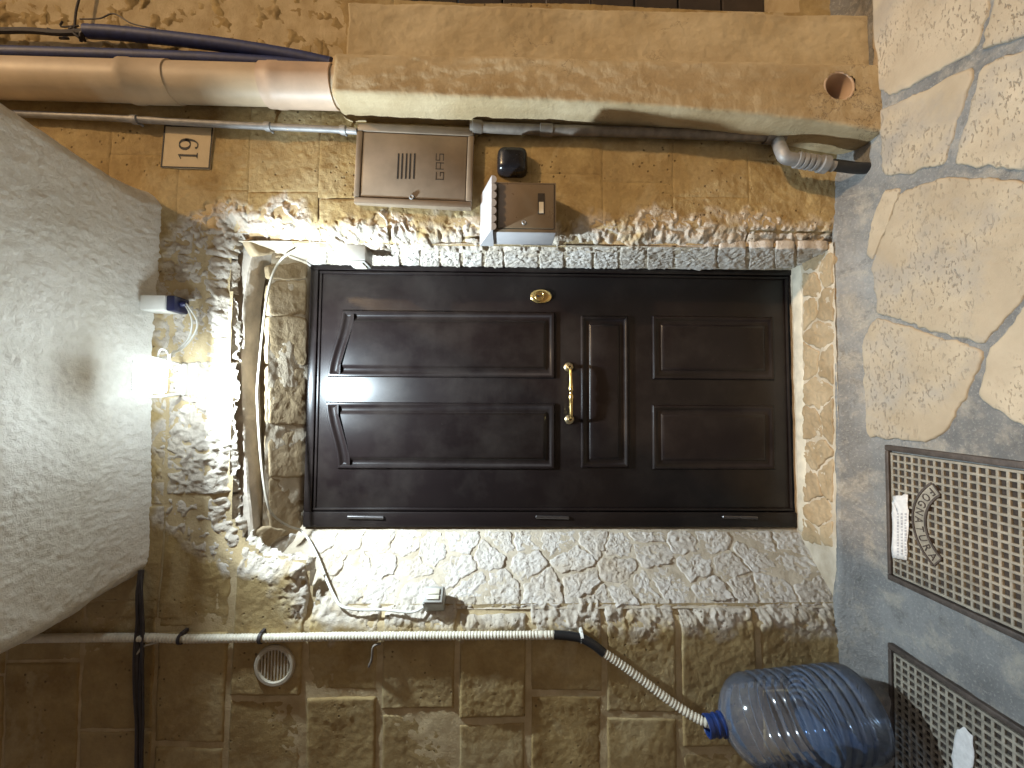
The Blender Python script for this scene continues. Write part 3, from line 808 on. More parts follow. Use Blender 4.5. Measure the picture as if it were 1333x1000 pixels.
# lock
p = Py(704, 386, YL-0.002); lock = MB()
prof = [(0, 0)]
v = []; f = []; n = 36
for h, s in ((0, 1.0), (0.004, 1.0), (0.008, 0.9), (0.010, 0.72), (0.0102, 0.60)):
    for i in range(n):
        th = 2*math.pi*i/n; v.append((p[0]+0.031*s*math.cos(th), p[1]-h, p[2]+0.046*s*math.sin(th)))
for r in range(4):
    for i in range(n): f.append((r*n+i, r*n+(i+1) % n, (r+1)*n+(i+1) % n, (r+1)*n+i))
f.append(tuple(4*n+i for i in range(n))); lock.add(v, f)
lk = lock.build('lock_plate', MATS['brass'], door)
cy = (p[0], p[1]-0.0102, p[2]+0.008)
MB().lathe([(0.020, 0), (0.020, 0.003), (0.018, 0.005), (0.0165, 0.0035), (0.0, 0.0035)], cy, (0, -1, 0), 28, False).build('lock_cylinder', MATS['brass'], lk)
kb = MB(); kb.lathe([(0.0045, 0), (0.0045, 0.0046), (0, 0.0046)], (cy[0]-0.002, cy[1], cy[2]+0.006), (0, -1, 0), 14, False)
kb.box(cy[0]-0.004, cy[0], cy[1]-0.0045, cy[1], cy[2]-0.008, cy[2]+0.004); kb.build('keyhole', MATS['black'], lk)
# handle
pa, pb = Py(740, 478, YL-0.002), Py(741, 546, YL-0.002)
hd = MB()
for q in (pa, pb): hd.lathe([(0.021, 0), (0.021, 0.002), (0.018, 0.006), (0.010, 0.009), (0.0075, 0.014), (0.0075, 0.03)], q, (0, -1, 0), 24)
hd2 = hd.build('handle', MATS['brass_dull'], door)
g0 = np.array((0, -1.0, 0))
mid = (pa+pb)/2
pth = curve([pa+g0*0.024, pa+g0*0.040+(mid-pa)*0.06, pa+(mid-pa)*0.22+g0*0.052, mid+g0*0.056, pb+(mid-pb)*0.22+g0*0.052, pb+g0*0.040+(mid-pb)*0.06, pb+g0*0.024], 0.004)
rr = []
for q in pth:
    t = abs(np.dot(np.array(q)-mid, (pb-pa))/np.dot(pb-pa, pb-pa))*2
    r_ = 0.0066+0.0036*math.exp(-((t-0.16)/0.16)**2) if t > 0.05 else 0.0062
    rr.append(r_)
MB().sweep(pth, rr, 14).build('grip', MATS['brass'], hd2)
for ix0, ix1 in ((452, 500), (697, 741), (940, 986)):
    a, c = Py(ix0, 673, YD-0.006), Py(ix1, 674, YD-0.006)
    L = np.linalg.norm(c-a)
    hg = MB(); d_ = (c-a)/L
    hg.lathe([(0.004, 0), (0.0075, 0.003), (0.0075, L*0.49), (0.006, L*0.495), (0.006, L*0.505), (0.0075, L*0.51), (0.0075, L-0.003), (0.004, L)], a, d_, 14)
    hg.build('hinge', MATS['hinge_steel'], door)

# ================================================================== FLOODLIGHT over the door
lp = Py(198, 490, -0.20)
fl = thing('floodlight', 'small square white floodlight glowing above the door', 'floodlight', (lp[0], 0.0, lp[2]))
T = Matrix.Translation(Vector(lp))@Matrix.Rotation(R(8), 4, 'X')
b = MB(); b.box(-0.047, 0.047, -0.030, 0.036, 0.030, 0.038, 0.004, 2, T)
b.build('housing', MATS['white_plastic'], fl)
b = MB(); b.box(-0.050, 0.050, -0.034, 0.034, -0.026, 0.0298, 0.008, 3, T); b.build('led_lens', MATS['led_panel'], fl)
b = MB()
for sx in (-1, 1): b.sweep(curve([lp+np.array((sx*0.060, 0.0, 0.040)), lp+np.array((sx*0.062, 0.08, 0.045)), lp+np.array((sx*0.05, 0.188, 0.05))], 0.02), 0.005, 8)
b.box(lp[0]-0.056, lp[0]+0.056, -0.022, 0.004, lp[2]+0.035, lp[2]+0.06, 0.003)
b.build('bracket', MATS['white_plastic'], fl)
ld = bpy.data.lights.new('led_light', 'AREA'); ld.energy = LED_POWER; ld.color = (0.76, 0.91, 1.0)
ld.shape = 'DISK'; ld.size = 0.05
lo = bpy.data.objects.new('led_light', ld); COL.objects.link(lo)
lo.location = (float(lp[0]), float(lp[1]-0.002), float(lp[2]-0.034))
lo.rotation_euler = Vector((0.0, 0.02, -1.0)).to_track_quat('-Z', 'Y').to_euler()
attach(lo, fl)

# sensor box with its cap and cable
p = Py(208, 396, -0.05)
sb = thing('sensor_box', 'white rectangular sensor box with dark blue cap beside the floodlight', 'sensor', (p[0], 0, p[2]))
za, zb_ = Py(190, 396, -0.05)[2], Py(222, 396, -0.05)[2]
b = MB().box(p[0]-0.026, p[0]+0.026, -0.075, 0.005, zb_, za, 0.004); b.build('body', MATS['white_plastic'], sb)
b = MB().box(p[0]-0.027, p[0]+0.027, -0.072, -0.005, zb_-0.030, zb_-0.0005, 0.006); cp = b.build('cap', MATS['navy_plastic'], sb)
MB().lathe([(0.012, 0), (0.012, 0.012), (0.008, 0.018), (0, 0.018)], (p[0]+0.004, -0.04, zb_-0.0305), (0, 0, -1), 14, False).build('gland', MATS['navy_plastic'], cp)
for k, (dx, gp) in enumerate(((0.006, 0), (-0.004, 1))):
    c = [(p[0]+dx, -0.042, zb_-0.046), Py(246, 400+6*k, -0.05), Py(257-7*k, 420, -0.045), Py(250-4*k, 440, -0.05), Py(236-3*k, 455, -0.08), Py(222, 462+3*k, -0.13), (lp[0]+0.03, lp[1]+0.058, lp[2]-0.01+0.01*k)]
    o = MB().sweep(curve(c, 0.008), 0.0030, 8).build('cable', MATS['white_plastic'])
    tag(o, ('white cable looping highest from the sensor box to the floodlight', 'lower white cable curling between sensor box and floodlight')[k], 'cable', 'floodlight cables')
o = MB().sweep(curve([Py(214, 474, -0.14), Py(206, 466, -0.12), Py(209, 455, -0.10), Py(217, 457, -0.10), Py(220, 466, -0.12)], 0.006), 0.003, 8).build('wire_loop', MATS['white_plastic'])
tag(o, 'short curled white wire end right above the floodlight', 'wire')

# ================================================================== HOUSE NUMBER
p00 = Py(212, 218, -0.012)
hn = thing('house_number', 'painted black house number 19 in a black outlined square', 'house number', (p00[0], 0, p00[2]))
gx_, gz_ = np.meshgrid(np.linspace(p00[0]-0.03, p00[0]+0.19, 30), np.linspace(p00[2]-0.2, p00[2]+0.02, 30))
ya = -float(np.percentile(wall_field(gx_, gz_)[0], 90))-0.004
c = [Py(a, b, ya) for a, b in ((209, 218), (214, 163), (277, 166), (273, 220))]      # top-left, top-right, bottom-right, bottom-left as one reads it
ex = (c[1]-c[0]); wN = np.linalg.norm(ex); ex = ex/wN; ez = (c[0]-c[3]); hN = np.linalg.norm(ez); ez = ez/hN
o3 = c[3]; nrm = np.array((0, -1.0, 0))
MB().prism([(0, 0), (wN, 0), (wN, hN), (0, hN)], o3, ex, ez, nrm, -0.03, 0.0).build('plaque', MATS['number_ochre'], hn, False)

b = MB(); lw = 0.0048
for q in ([(0, 0), (wN, 0), (wN, lw), (0, lw)], [(0, hN-lw), (wN, hN-lw), (wN, hN), (0, hN)], [(0, lw), (lw, lw), (lw, hN-lw), (0, hN-lw)], [(wN-lw, lw), (wN, lw), (wN, hN-lw), (wN-lw, hN-lw)]):
    b.prism(q, o3, ex, ez, nrm, 0.0002, 0.0010)
b.build('outline', MATS['paint_black'], hn, False)
H_ = 0.070; cx0 = wN*0.30; cz0 = hN*0.27
one = [(-.14, .0), (.14, .0), (.14, .03), (.055, .05), (.055, 1.0), (.02, 1.0), (-.20, .86), (-.19, .83), (-.055, .88), (-.055, .05), (-.14, .03)]
MB().prism([(cx0+a*H_, cz0+b_*H_) for a, b_ in one], o3, ex, ez, nrm, 0.0002, 0.0010).build('numeral', MATS['paint_black'], hn, False)
b = MB(); cx1 = wN*0.56; K = 26
def ribbon(ctr_pts, wd):
    for i in range(len(ctr_pts)-1):
        (x0, z0), (x1, z1) = ctr_pts[i], ctr_pts[i+1]
        def nn(i):
            a = np.array(ctr_pts[max(0, i-1)]); c_ = np.array(ctr_pts[min(len(ctr_pts)-1, i+1)]); d = c_-a; d /= np.linalg.norm(d); return np.array((-d[1], d[0]))
        n0, n1 = nn(i)*wd[i]/2, nn(i+1)*wd[i+1]/2
        b.prism([(cx1+(x0+n0[0])*H_, cz0+(z0+n0[1])*H_), (cx1+(x0-n0[0])*H_, cz0+(z0-n0[1])*H_), (cx1+(x1-n1[0])*H_, cz0+(z1-n1[1])*H_), (cx1+(x1+n1[0])*H_, cz0+(z1+n1[1])*H_)], o3, ex, ez, nrm, 0.0002, 0.0010)
ring = [(0.24*math.cos(2*math.pi*i/K), 0.70+0.28*math.sin(2*math.pi*i/K)) for i in range(K+1)]
ribbon(ring, [0.04+0.10*abs(math.cos(2*math.pi*i/K)) for i in range(K+1)])
tail = [(0.25, 0.72), (0.255, 0.55), (0.235, 0.38), (0.19, 0.22), (0.12, 0.10), (0.02, 0.035), (-0.09, 0.03), (-0.17, 0.09), (-0.17, 0.16)]
ribbon(tail, [0.14, 0.13, 0.12, 0.10, 0.07, 0.045, 0.045, 0.09, 0.11])
b.build('numeral', MATS['paint_black'], hn, False)

# ================================================================== PIPE CHASE and drain pipe
zct = float(Py(427, 100, -0.14)[2])
chase = thing('pipe_chase', 'rendered ochre pipe casing standing against the wall with a hole near its foot', 'pipe casing', (1.15, 0, 0))
cz = np.linspace(-0.02, zct, 250)
def edge(pix, y):
    pp = [Py(a, b, y) for a, b in pix]; pp.sort(key=lambda q: q[2])
    return np.interp(cz, [q[2] for q in pp], [q[0] for q in pp])
YC = -0.15
xR = edge([(425, 66), (800, 74), (1145, 84)], YC)
xL = edge([(425, 118), (640, 127), (830, 136), (960, 146), (1070, 158), (1145, 172)], YC)
yF = np.interp(cz, [0, 0.25, zct], [-0.155, -0.15, -0.145])
prof = []
def sect(x0, x1, y):       # wall-right back, right front, left front, left back
    pts = []; rc = 0.012
    for t in np.linspace(0, 1, 12): pts.append((x1, 0.01+(y+rc-0.01)*t))
    for t in np.linspace(0, 1, 6)[1:]: a = t*math.pi/2; pts.append((x1-rc*(1-math.cos(a)), y+rc-rc*math.sin(a)))
    for t in np.linspace(0, 1, 24)[1:]: pts.append((x1-rc+(x0+rc-x1+rc)*t, y))
    for t in np.linspace(0, 1, 6)[1:]: a = t*math.pi/2; pts.append((x0+rc-rc*math.sin(a), y+rc-rc*math.cos(a)))
    for t in np.linspace(0, 1, 14)[1:]: pts.append((x0, y+rc+(0.01-y-rc)*t))
    return pts
rows = []
for i, z in enumerate(cz):
    tz = 1.0 if z < zct-0.03 else 1-0.25*((z-zct+0.03)/0.03)**2
    xm = (xL[i]+xR[i])/2
    s_ = np.array(sect(xm+(xL[i]-xm)*tz, xm+(xR[i]-xm)*tz, yF[i]*tz))
    rows.append(np.column_stack([s_, np.full(len(s_), z)]))
P = np.array(rows); m_ = P.shape[1]
nz_ = fbm(P[..., 0]*5, P[..., 1]*5, P[..., 2]*3, 91, 4)*0.006+fbm(P[..., 0]*28, P[..., 1]*28, P[..., 2]*20, 92, 4)*0.0025
cxy = np.stack([(xL+xR)/2, np.full(len(cz), -0.04)], -1)[:, None, :]
dirv = P[..., :2]-cxy; dirv /= np.linalg.norm(dirv, axis=-1, keepdims=True)
P[..., :2] += dirv*nz_[..., None]
hc = Py(1093, 112, YC)
def in_hole(p): return p[1] < -0.10 and math.hypot(p[0]-hc[0], p[2]-hc[2])+0.006*float(noise3(p[0]*60, p[2]*60, 0, 93)) < 0.052
V = P.reshape(-1, 3); F = []
for i in range(len(cz)-1):
    for k in range(m_-1):
        q = (i*m_+k, i*m_+k+1, (i+1)*m_+k+1, (i+1)*m_+k)
        if cz[i] < 0.45 and in_hole((V[q[0]]+V[q[2]])/2): continue
        F.append(q)
top = len(V); V = np.vstack([V, [[(xL[-1]+xR[-1])/2, -0.05, zct+0.004]]])
for k in range(m_-1): F.append(((len(cz)-1)*m_+k, (len(cz)-1)*m_+k+1, top))
link_mesh('casing', V, F, MATS['render'], chase)
MB().lathe([(0.050, -0.012), (0.0545, -0.012), (0.0545, 0.09), (0.047, 0.09), (0.047, -0.010), (0.050, -0.012)], (hc[0], YC+0.012, hc[2]), (0, 1, 0), 26, False).build('pipe_end', MATS['terracotta_pink'], chase)
MB().lathe([(0.0, 0.085), (0.0468, 0.085)], (hc[0], YC+0.012, hc[2]), (0, 1, 0), 26, False).build('hole', MATS['hole_shade'], chase)  # near-black disc puts the shade inside the pipe into colour
# rendered pilaster right of the casing
YJ = -0.112
zs2 = float(WZ(452, 40, YJ)); xa, xb = float(WX(800, 84, YJ)), float(WX(800, 9, YJ))
nx_, nzz = 40, 260
zz_ = np.linspace(-0.02, zs2, nzz)
prof_ = [(xa, 0.0)]+[(xa+(xb-0.012-xa)*t, YJ) for t in np.linspace(0, 1, nx_)]+[(xb, YJ+0.012)]+[(xb, YJ+0.012+(0.02-YJ-0.012)*t) for t in np.linspace(0.1, 1, 10)]
PJ = np.array([[(px_, py_, z_) for z_ in zz_] for px_, py_ in prof_])
dj = fbm(PJ[..., 0]*5, PJ[..., 1]*5, PJ[..., 2]*4, 95, 5, 0.6)*0.007+fbm(PJ[..., 0]*30, PJ[..., 1]*30, PJ[..., 2]*30, 96, 3)*0.0025
PJ[1:nx_+2, :, 1] -= dj[1:nx_+2]
PJ[nx_+2:, :, 0] += dj[nx_+2:]
PJ[:, :, 2] += (PJ[:, :, 2] > zs2-0.02)*0.012*fbm(PJ[..., 0]*14, PJ[..., 1]*14, 0, 98, 3)
V = PJ.reshape(-1, 3); nq = len(prof_)
F = [(i*nzz+j, (i+1)*nzz+j, (i+1)*nzz+j+1, i*nzz+j+1) for i in range(nq-1) for j in range(nzz-1)]
tops = [i*nzz+nzz-1 for i in range(nq)]; F.append(tuple(tops))
j2 = link_mesh('rendered_pilaster', V, F, MATS['render'])
tag(j2, 'flat cracked ochre render pilaster between pipe casing and dark window', 'pilaster')

dp = thing('drain_pipe', 'vertical beige plastic drain pipe running down into the casing', 'drain pipe', (1.15, -0.08, zct))
pa, pb = Py(427, 113.5, -0.078), Py(-120, 98.5, -0.078)
d_ = (pb-pa); L = np.linalg.norm(d_); d_ /= L
MB().lathe([(0.064, -0.05), (0.064, L+0.5)], pa, d_, 36).build('pipe', MATS['terracotta_pvc'], dp)
z1 = np.linalg.norm(Py(347, 110, -0.078)-pa)
MB().lathe([(0.0655, -0.03), (0.0705, -0.028), (0.0705, z1*0.72), (0.0725, z1*0.75), (0.0725, z1*0.86), (0.0705, z1*0.9), (0.0705, z1), (0.0645, z1+0.001)], pa, d_, 36, False).build('sleeve', MATS['terracotta_pink'], dp, True, 'pink terracotta socket sleeve')
z2 = np.linalg.norm(Py(180, 105, -0.078)-pa)
MB().lathe([(0.0645, z2-0.13), (0.068, z2-0.128), (0.068, z2), (0.070, z2+0.004), (0.070, z2+0.03), (0.0645, z2+0.034)], pa, d_, 36, False).build('socket', MATS['terracotta_pvc'], dp)

# dark blue conduits
for k, (pix, y, lab) in enumerate((
        ([(432, 84), (380, 73), (300, 60), (220, 50), (150, 43), (113, 41)], -0.05, 'dark blue conduit ending short at the wire tangle above'),
        ([(432, 90), (370, 84), (280, 78), (180, 74), (80, 71), (0, 69), (-120, 66)], -0.045, 'long dark blue conduit right beside the drain pipe'))):
    pts = curve([Py(a, b_, y) for a, b_ in pix], 0.006)
    rr = [0.0225+0.0003*math.cos(i*math.pi) for i in range(len(pts))]
    o = MB().sweep(pts, rr, 12).build('blue_conduit', MATS['blue_conduit'])
    tag(o, lab, 'conduit', 'dark blue conduits')
# tangle of old wires at the upper right
wt = thing('wire_tangle', 'tangle of dark old wires on the rough stone at the conduit end', 'wires', Py(95, 42, 0))
rng = random.Random(5)
MB().sweep(curve([Py(a, b_, -0.035) for a, b_ in ((-60, 39), (0, 40), (40, 40), (80, 43), (118, 41))], 0.01), 0.010, 8).build('wire', MATS['cable_dark'], wt)
for k in range(7):
    a = Py(rng.uniform(76, 108), rng.uniform(28, 50), -0.03)
    pts = [a+np.array((rng.uniform(-.016, .016), rng.uniform(-.012, .012), rng.uniform(-.03, .03))) for _ in range(3)]
    MB().sweep(curve(pts, 0.006), rng.uniform(0.003, 0.006), 6).build('wire', MATS['cable_dark'], wt)
MB().sweep(curve([Py(a, b_, -0.03) for a, b_ in ((97, 36), (99, 15), (104, -8), (106, -40))], 0.01), 0.004, 6).build('wire', MATS['cable_dark'], wt)
MB().sweep(curve([Py(a, b_, -0.03) for a, b_ in ((104, 25), (130, 24), (148, 18), (170, 30), (190, 35), (203, 37))], 0.008), 0.0025, 6).build('wire', MATS['cable_dark'], wt)

# ================================================================== GAS
zg = Py(540, 215, 0)[2]
gc = thing('gas_cabinet', 'brown painted steel gas meter cabinet lettered GAS', 'gas cabinet', (Py(540, 215, 0)[0], 0, Py(618, 215, 0)[2]))
yg = -0.034
q = [Py(a, b_, yg) for a, b_ in ((462, 262), (465, 161), (618, 170), (612, 272))]    # upright: top-left, top-right, bottom-right, bottom-left
gex = (q[1]-q[0]+q[2]-q[3]); gw = np.linalg.norm(gex)/2; gex /= np.linalg.norm(gex)
gn = np.array((0, -1.0, 0)); gez = np.cross(gn, gex)
if gez[2] < 0: gez = -gez
go = sum(q)/4; gh = float(np.dot((q[0]+q[1]-q[2]-q[3])/2, gez))
GM = Matrix(((gex[0], -gn[0]*1, gez[0], go[0]), (gex[1], -gn[1], gez[1], go[1]), (gex[2], -gn[2], gez[2], go[2]), (0, 0, 0, 1)))
def gb(b, x0, x1, d0_, d1_, z0, z1, bev=0.0): b.box(x0, x1, -d1_, -d0_, z0, z1, bev, 2, GM); return b
fr_ = 0.020
b = MB(); gb(b, -gw/2, gw/2, -0.055, -0.002, -gh/2, gh/2, 0.003); body = b.build('body', MATS['gas_paint'], gc)
b = MB(); gb(b, -gw/2-0.004, -gw/2+fr_, -0.010, 0.005, -gh/2, gh/2, 0.004); gb(b, gw/2-fr_-0.006, gw/2+0.004, -0.010, 0.006, -gh/2, gh/2, 0.004)
gb(b, -gw/2+fr_+0.0005, gw/2-fr_-0.0065, -0.010, 0.0055, gh/2-fr_, gh/2+0.002, 0.004); gb(b, -gw/2+fr_+0.0005, gw/2-fr_-0.0065, -0.010, 0.0055, -gh/2-0.002, -gh/2+fr_, 0.004)
b.build('frame', MATS['gas_paint'], gc)
b = MB(); gb(b, -gw/2+fr_+0.003, gw/2-fr_-0.009, -0.008, 0.002, -gh/2+fr_+0.003, gh/2-fr_-0.003, 0.0015); gd = b.build('cabinet_door', MATS['gas_paint'], gc)
def gloc(ix, iy): p_ = Py(ix, iy, yg-0.002)-go; return float(np.dot(p_, gex)), float(np.dot(p_, gez))
for k, ixs in enumerate((517.5, 522.5, 528, 533, 538.5)):
    (x0, z0), (x1, z1) = gloc(ixs, 233), gloc(ixs+2, 200)
    b = MB(); gb(b, x0, x1, 0.0019, 0.0026, z0-0.0028, z0+0.0028); b.build('vent_slot_shade', MATS['black'], gd, False)  # raised black strips painted in for the dark of open slots
def stroke_text(strokes, x, z, w, h, lw, b):
    for (ax, az, bx, bz) in strokes:
        x0, x1 = sorted((ax, bx)); z0, z1 = sorted((az, bz))
        gb(b, x+x0*w-lw/2, x+x1*w+lw/2, 0.0019, 0.0026, z+z0*h-lw/2, z+z1*h+lw/2)
GL = {'G': [(0, 0, 0, 1), (0, 1, 1, 1), (0, 0, 1, 0), (1, 0, 1, .45), (.5, .45, 1, .45)],
      'A': [(0, 0, 0, 1), (0, 1, 1, 1), (1, 0, 1, 1), (0, .42, 1, .42)],
      'S': [(0, 0, 1, 0), (1, 0, 1, .5), (0, .5, 1, .5), (0, .5, 0, 1), (0, 1, 1, 1)]}
for ch, iy0, iy1 in (('G', 234, 224.5), ('A', 220.5, 212), ('S', 209, 200.5)):
    (x0, z0), (x1, z1) = gloc(577, iy0), gloc(568, iy1)
    b = MB(); stroke_text(GL[ch], x0, z0, x1-x0, z1-z0, 0.0030, b); b.build('letter', MATS['slot_text'], gd, False)
lx_, lz_ = gloc(536, 257)
pw = go+gex*lx_+gez*lz_+gn*0.002
MB().lathe([(0.0095, 0), (0.0095, 0.003), (0.007, 0.005), (0.004, 0.0035), (0, 0.0035)], pw, gn, 18, False).build('lock', MATS['galvanised'], gd)
# gas pipes
up_ = [Py(a, b_, -0.032) for a, b_ in ((465, 171), (430, 168.5), (350, 165), (260, 160.5), (150, 154), (40, 149), (-120, 141))]
gp1 = thing('gas_pipe', 'thin grey steel gas pipe rising from the top of the gas cabinet', 'gas pipe', up_[0])
MB().sweep(curve(up_, 0.03), 0.0115, 14).build('pipe', MATS['galvanised'], gp1)
for a, b_ in ((349, 165), (447, 169.5), (176, 156)):
    c = Py(a, b_, -0.032)
    MB().lathe([(0.0118, -0.011), (0.0155, -0.010), (0.0165, 0), (0.0155, 0.010), (0.0118, 0.011)], c, up_[2]-up_[0], 14, False).build('clip', MATS['galvanised'], gp1)
    MB().sweep([c, (c[0], 0.0, c[2])], 0.005, 8).build('clip_screw', MATS['galvanised'], gp1)
lo_ = [Py(a, b_, -0.036) for a, b_ in ((612, 165), (700, 169), (850, 173), (1004, 178.5))]
gp2 = thing('gas_pipe', 'thicker brown iron gas pipe going down from cabinet to ground beside casing', 'gas pipe', lo_[-1])
MB().sweep(curve(lo_, 0.02), 0.0185, 16).build('pipe', MATS['brown_iron'], gp2)
c = Py(711, 169.5, -0.036)
MB().lathe([(0.0188, -0.024), (0.0225, -0.022), (0.0225, 0.022), (0.0188, 0.024)], c, lo_[1]-lo_[0], 18, False).build('coupling', MATS['brown_iron'], gp2)
c = Py(622, 165.5, -0.036)
MB().lathe([(0.0188, -0.02), (0.024, -0.018), (0.024, 0.012), (0.0188, 0.02)], c, lo_[1]-lo_[0], 18, False).build('coupling', MATS['brown_iron'], gp2)
# tee, elbow, threaded union, taped end
e0 = lo_[-1]; e1 = Py(1014, 180, -0.036); e2 = Py(1017, 196, -0.075); e3 = Py(1034, 208, -0.085)
MB().sweep(curve([Py(996, 178, -0.036), Py(1006, 179, -0.036), Py(1020, 180, -0.036)], 0.01), [0.024]*1+[0.026]*40 if False else 0.025, 16).build('tee', MATS['brown_iron'], gp2)
MB().sweep([Py(1015, 178, -0.036), Py(1016, 168, -0.03)], [0.016, 0.014], 12).build('tee', MATS['cable_dark'], gp2)
MB().sweep(curve([Py(1012, 184, -0.04), e2, Py(1022, 205, -0.085), e3], 0.006), 0.0215, 16).build('elbow', MATS['galvanised'], gp2)
ax = Py(1085, 216, -0.085)-e3; La = np.linalg.norm(ax)
pr = [(0.022, 0.0)]
for k in range(4):
    t0 = 0.006+k*0.020
    pr += [(0.0215, t0), (0.027, t0+0.001), (0.027, t0+0.012), (0.0215, t0+0.013)]
pr += [(0.023, 0.092), (0.030, 0.094), (0.030, 0.118), (0.020, 0.12), (0.020, La)]
MB().lathe(pr, e3, ax, 6*3).build('union', MATS['galvanised'], gp2)
tp = [Py(1078, 214, -0.085), Py(1100, 217, -0.085), Py(1118, 219, -0.088), (Py(1118, 219, -0.088)[0], -0.09, -0.05)]
MB().sweep(curve(tp, 0.01), 0.0195, 14).build('taped_end', MATS['black_tape'], gp2, True, 'black taped lower end of the pipe')

# ================================================================== MAILBOX
ym = -0.115
a, c = Py(642, 302, ym), Py(724, 238, ym)
mx0, mx1, mz1, mz0 = float(a[0]), float(c[0]), float(a[2]), float(c[2])
mb = thing('mailbox', 'brown metal mailbox with a scalloped little roof below the gas cabinet', 'mailbox', ((mx0+mx1)/2, 0, mz0))
b = MB().box(mx0, mx1, ym+0.003, -0.004, mz0, mz1, 0.003); body = b.build('body', MATS['mailbox_side_lit'], mb)
MB().box(mx0+0.001, mx1-0.001, ym, ym+0.0028, mz0+0.001, mz1-0.001, 0.001).build('front_frame', MATS['mailbox_paint'], mb)
dx0, dz1 = dxz(649, 297) if False else (float(Py(648, 297, ym)[0]), float(Py(648, 297, ym)[2])); dx1, dz0 = float(Py(721, 241, ym)[0]), float(Py(721, 241, ym)[2])
b = MB().box(dx0, dx1, ym-0.0035, ym+0.003, dz0, dz1, 0.0015); md = b.build('front_flap', MATS['mailbox_paint'], mb)
b = MB()
for zz in (dz0-0.0012, dz1+0.0012): b.box(dx0-0.002, dx1+0.002, ym-0.0006, ym+0.001, zz-0.0011, zz+0.0011)
for xx in (dx0-0.0012, dx1+0.0012): b.box(xx-0.0011, xx+0.0011, ym-0.0006, ym+0.001, dz0, dz1)
b.build('gap', MATS['black'], md, False)
p = Py(682, 290, ym-0.0035)
MB().lathe([(0.008, 0), (0.008, 0.003), (0.006, 0.005), (0.003, 0.004), (0, 0.004)], p, (0, -1, 0), 18, False).build('lock', MATS['galvanised'], md)
w0, w1 = Py(700, 279, ym-0.0035), Py(709, 252, ym-0.0035)
b = MB(); b.box(w0[0], w1[0], ym-0.0055, ym-0.0036, w1[2], w0[2], 0.0008); nw = b.build('name_window', MATS['slot_text'], md, False)
b = MB(); b.box(w0[0]+0.003, w0[0]+0.042, ym-0.0062, ym-0.0056, w1[2]+0.004, w0[2]-0.004); b.build('name_card', MATS['cream_plastic'], nw, False)
# roof: sloping hood with scalloped front edge
rz = mz1; yf = ym-0.028; n_s = 7; X0, X1 = mx0-0.006, mx1+0.006
hz = 0.052
b = MB()
b.prism([(-0.002, rz+hz), (yf, rz+0.006), (yf, rz+0.001), (-0.002, rz+0.001)], (0, 0, 0), (0, 1, 0), (0, 0, 1), (1, 0, 0), X0, X1)
roof = b.build('roof', MATS['mailbox_side_lit'], mb, False)
b = MB(); sw = (X1-X0)/n_s
for k in range(n_s):
    cxk = X0+sw*(k+0.5)
    b.prism([(cxk-sw/2+0.0004, rz+0.0055)]+[(cxk+sw/2*0.97*math.cos(math.pi+math.pi*t/10), rz+0.001+0.012*math.sin(math.pi+math.pi*t/10)) for t in range(11)]+[(cxk+sw/2-0.0004, rz+0.0055)],
            (0, 0, 0), (1, 0, 0), (0, 0, 1), (0, 1, 0), yf-0.0015, yf+0.0006)
b.build('scallop_trim', MATS['mailbox_side_lit'], roof, False)

# black rounded key safe
p = Py(667, 208, -0.045); hw_, hh_ = 0.047, 0.056
v = []; f = []; n = 40
for d, s in ((0.0, 0.90), (0.010, 0.99), (0.022, 1.0), (0.040, 0.97), (0.052, 0.90), (0.060, 0.76), (0.063, 0.5), (0.064, 0.2)):
    for i in range(n):
        th = 2*math.pi*i/n; cc, ss = math.cos(th), math.sin(th); e_ = 0.42
        v.append((p[0]+hw_*s*math.copysign(abs(cc)**e_, cc), 0.004-d*1.08, p[2]+hh_*s*math.copysign(abs(ss)**e_, ss)))
for r in range(7):
    for i in range(n): f.append((r*n+i, (r+1)*n+i, (r+1)*n+(i+1) % n, r*n+(i+1) % n))
f.append(tuple(7*n+i for i in range(n))[::-1])
ks = thing('key_safe', 'small black rounded plastic box right of the mailbox', 'key box', (p[0], 0, p[2]))
MB().add(v, f).build('cover', MATS['black_gloss'], ks)
MB().box(p[0]-hw_*0.9, p[0]+hw_*0.9, -0.002, 0.02, p[2]-hh_*0.9, p[2]+hh_*0.9, 0.003).build('back_plate', MATS['black'], ks)

# ================================================================== SWITCHES AND CABLES
# doorbell on the right reveal: on the plane facing the opening
A = np.array((xrf+0.0, 0.03, 1.0)); B = np.array((xr, YD, 1.0))
e_in = (B-A)/np.linalg.norm(B-A); nR = np.array((-e_in[1], e_in[0], 0.0))
if nR[0] > 0: nR = -nR
def switch_box(name, label, pix, p0, e_h, nrm_, mats, wdt, hgt):
    c = Pp(*pix, p0, nrm_)
    ez_ = np.array((0, 0, 1.0))
    M_ = Matrix(((e_h[0], nrm_[0], 0, c[0]), (e_h[1], nrm_[1], 0, c[1]), (0, 0, 1, c[2]), (0, 0, 0, 1)))
    t = thing(name, label, 'switch', c)
    MB().box(-wdt/2, wdt/2, -0.02, 0.040, -hgt/2, hgt/2, 0.004, 2, M_).build('back_box', MATS[mats[0]], t)
    MB().box(-wdt/2+0.003, wdt/2-0.003, 0.0402, 0.046, -hgt/2+0.003, hgt/2-0.003, 0.003, 2, M_).build('plate', MATS[mats[0]], t)
    b = MB()
    b.box(-wdt/2+0.012, -0.003, 0.0455, 0.051, -hgt/2+0.015, hgt/2-0.015, 0.002, 2, M_).build('button', MATS[mats[1]], t)
    MB().box(-0.001, wdt/2-0.012, 0.0455, 0.051, -hgt/2+0.015, hgt/2-0.015, 0.002, 2, M_).build('button', MATS[mats[1]], t)
    return c
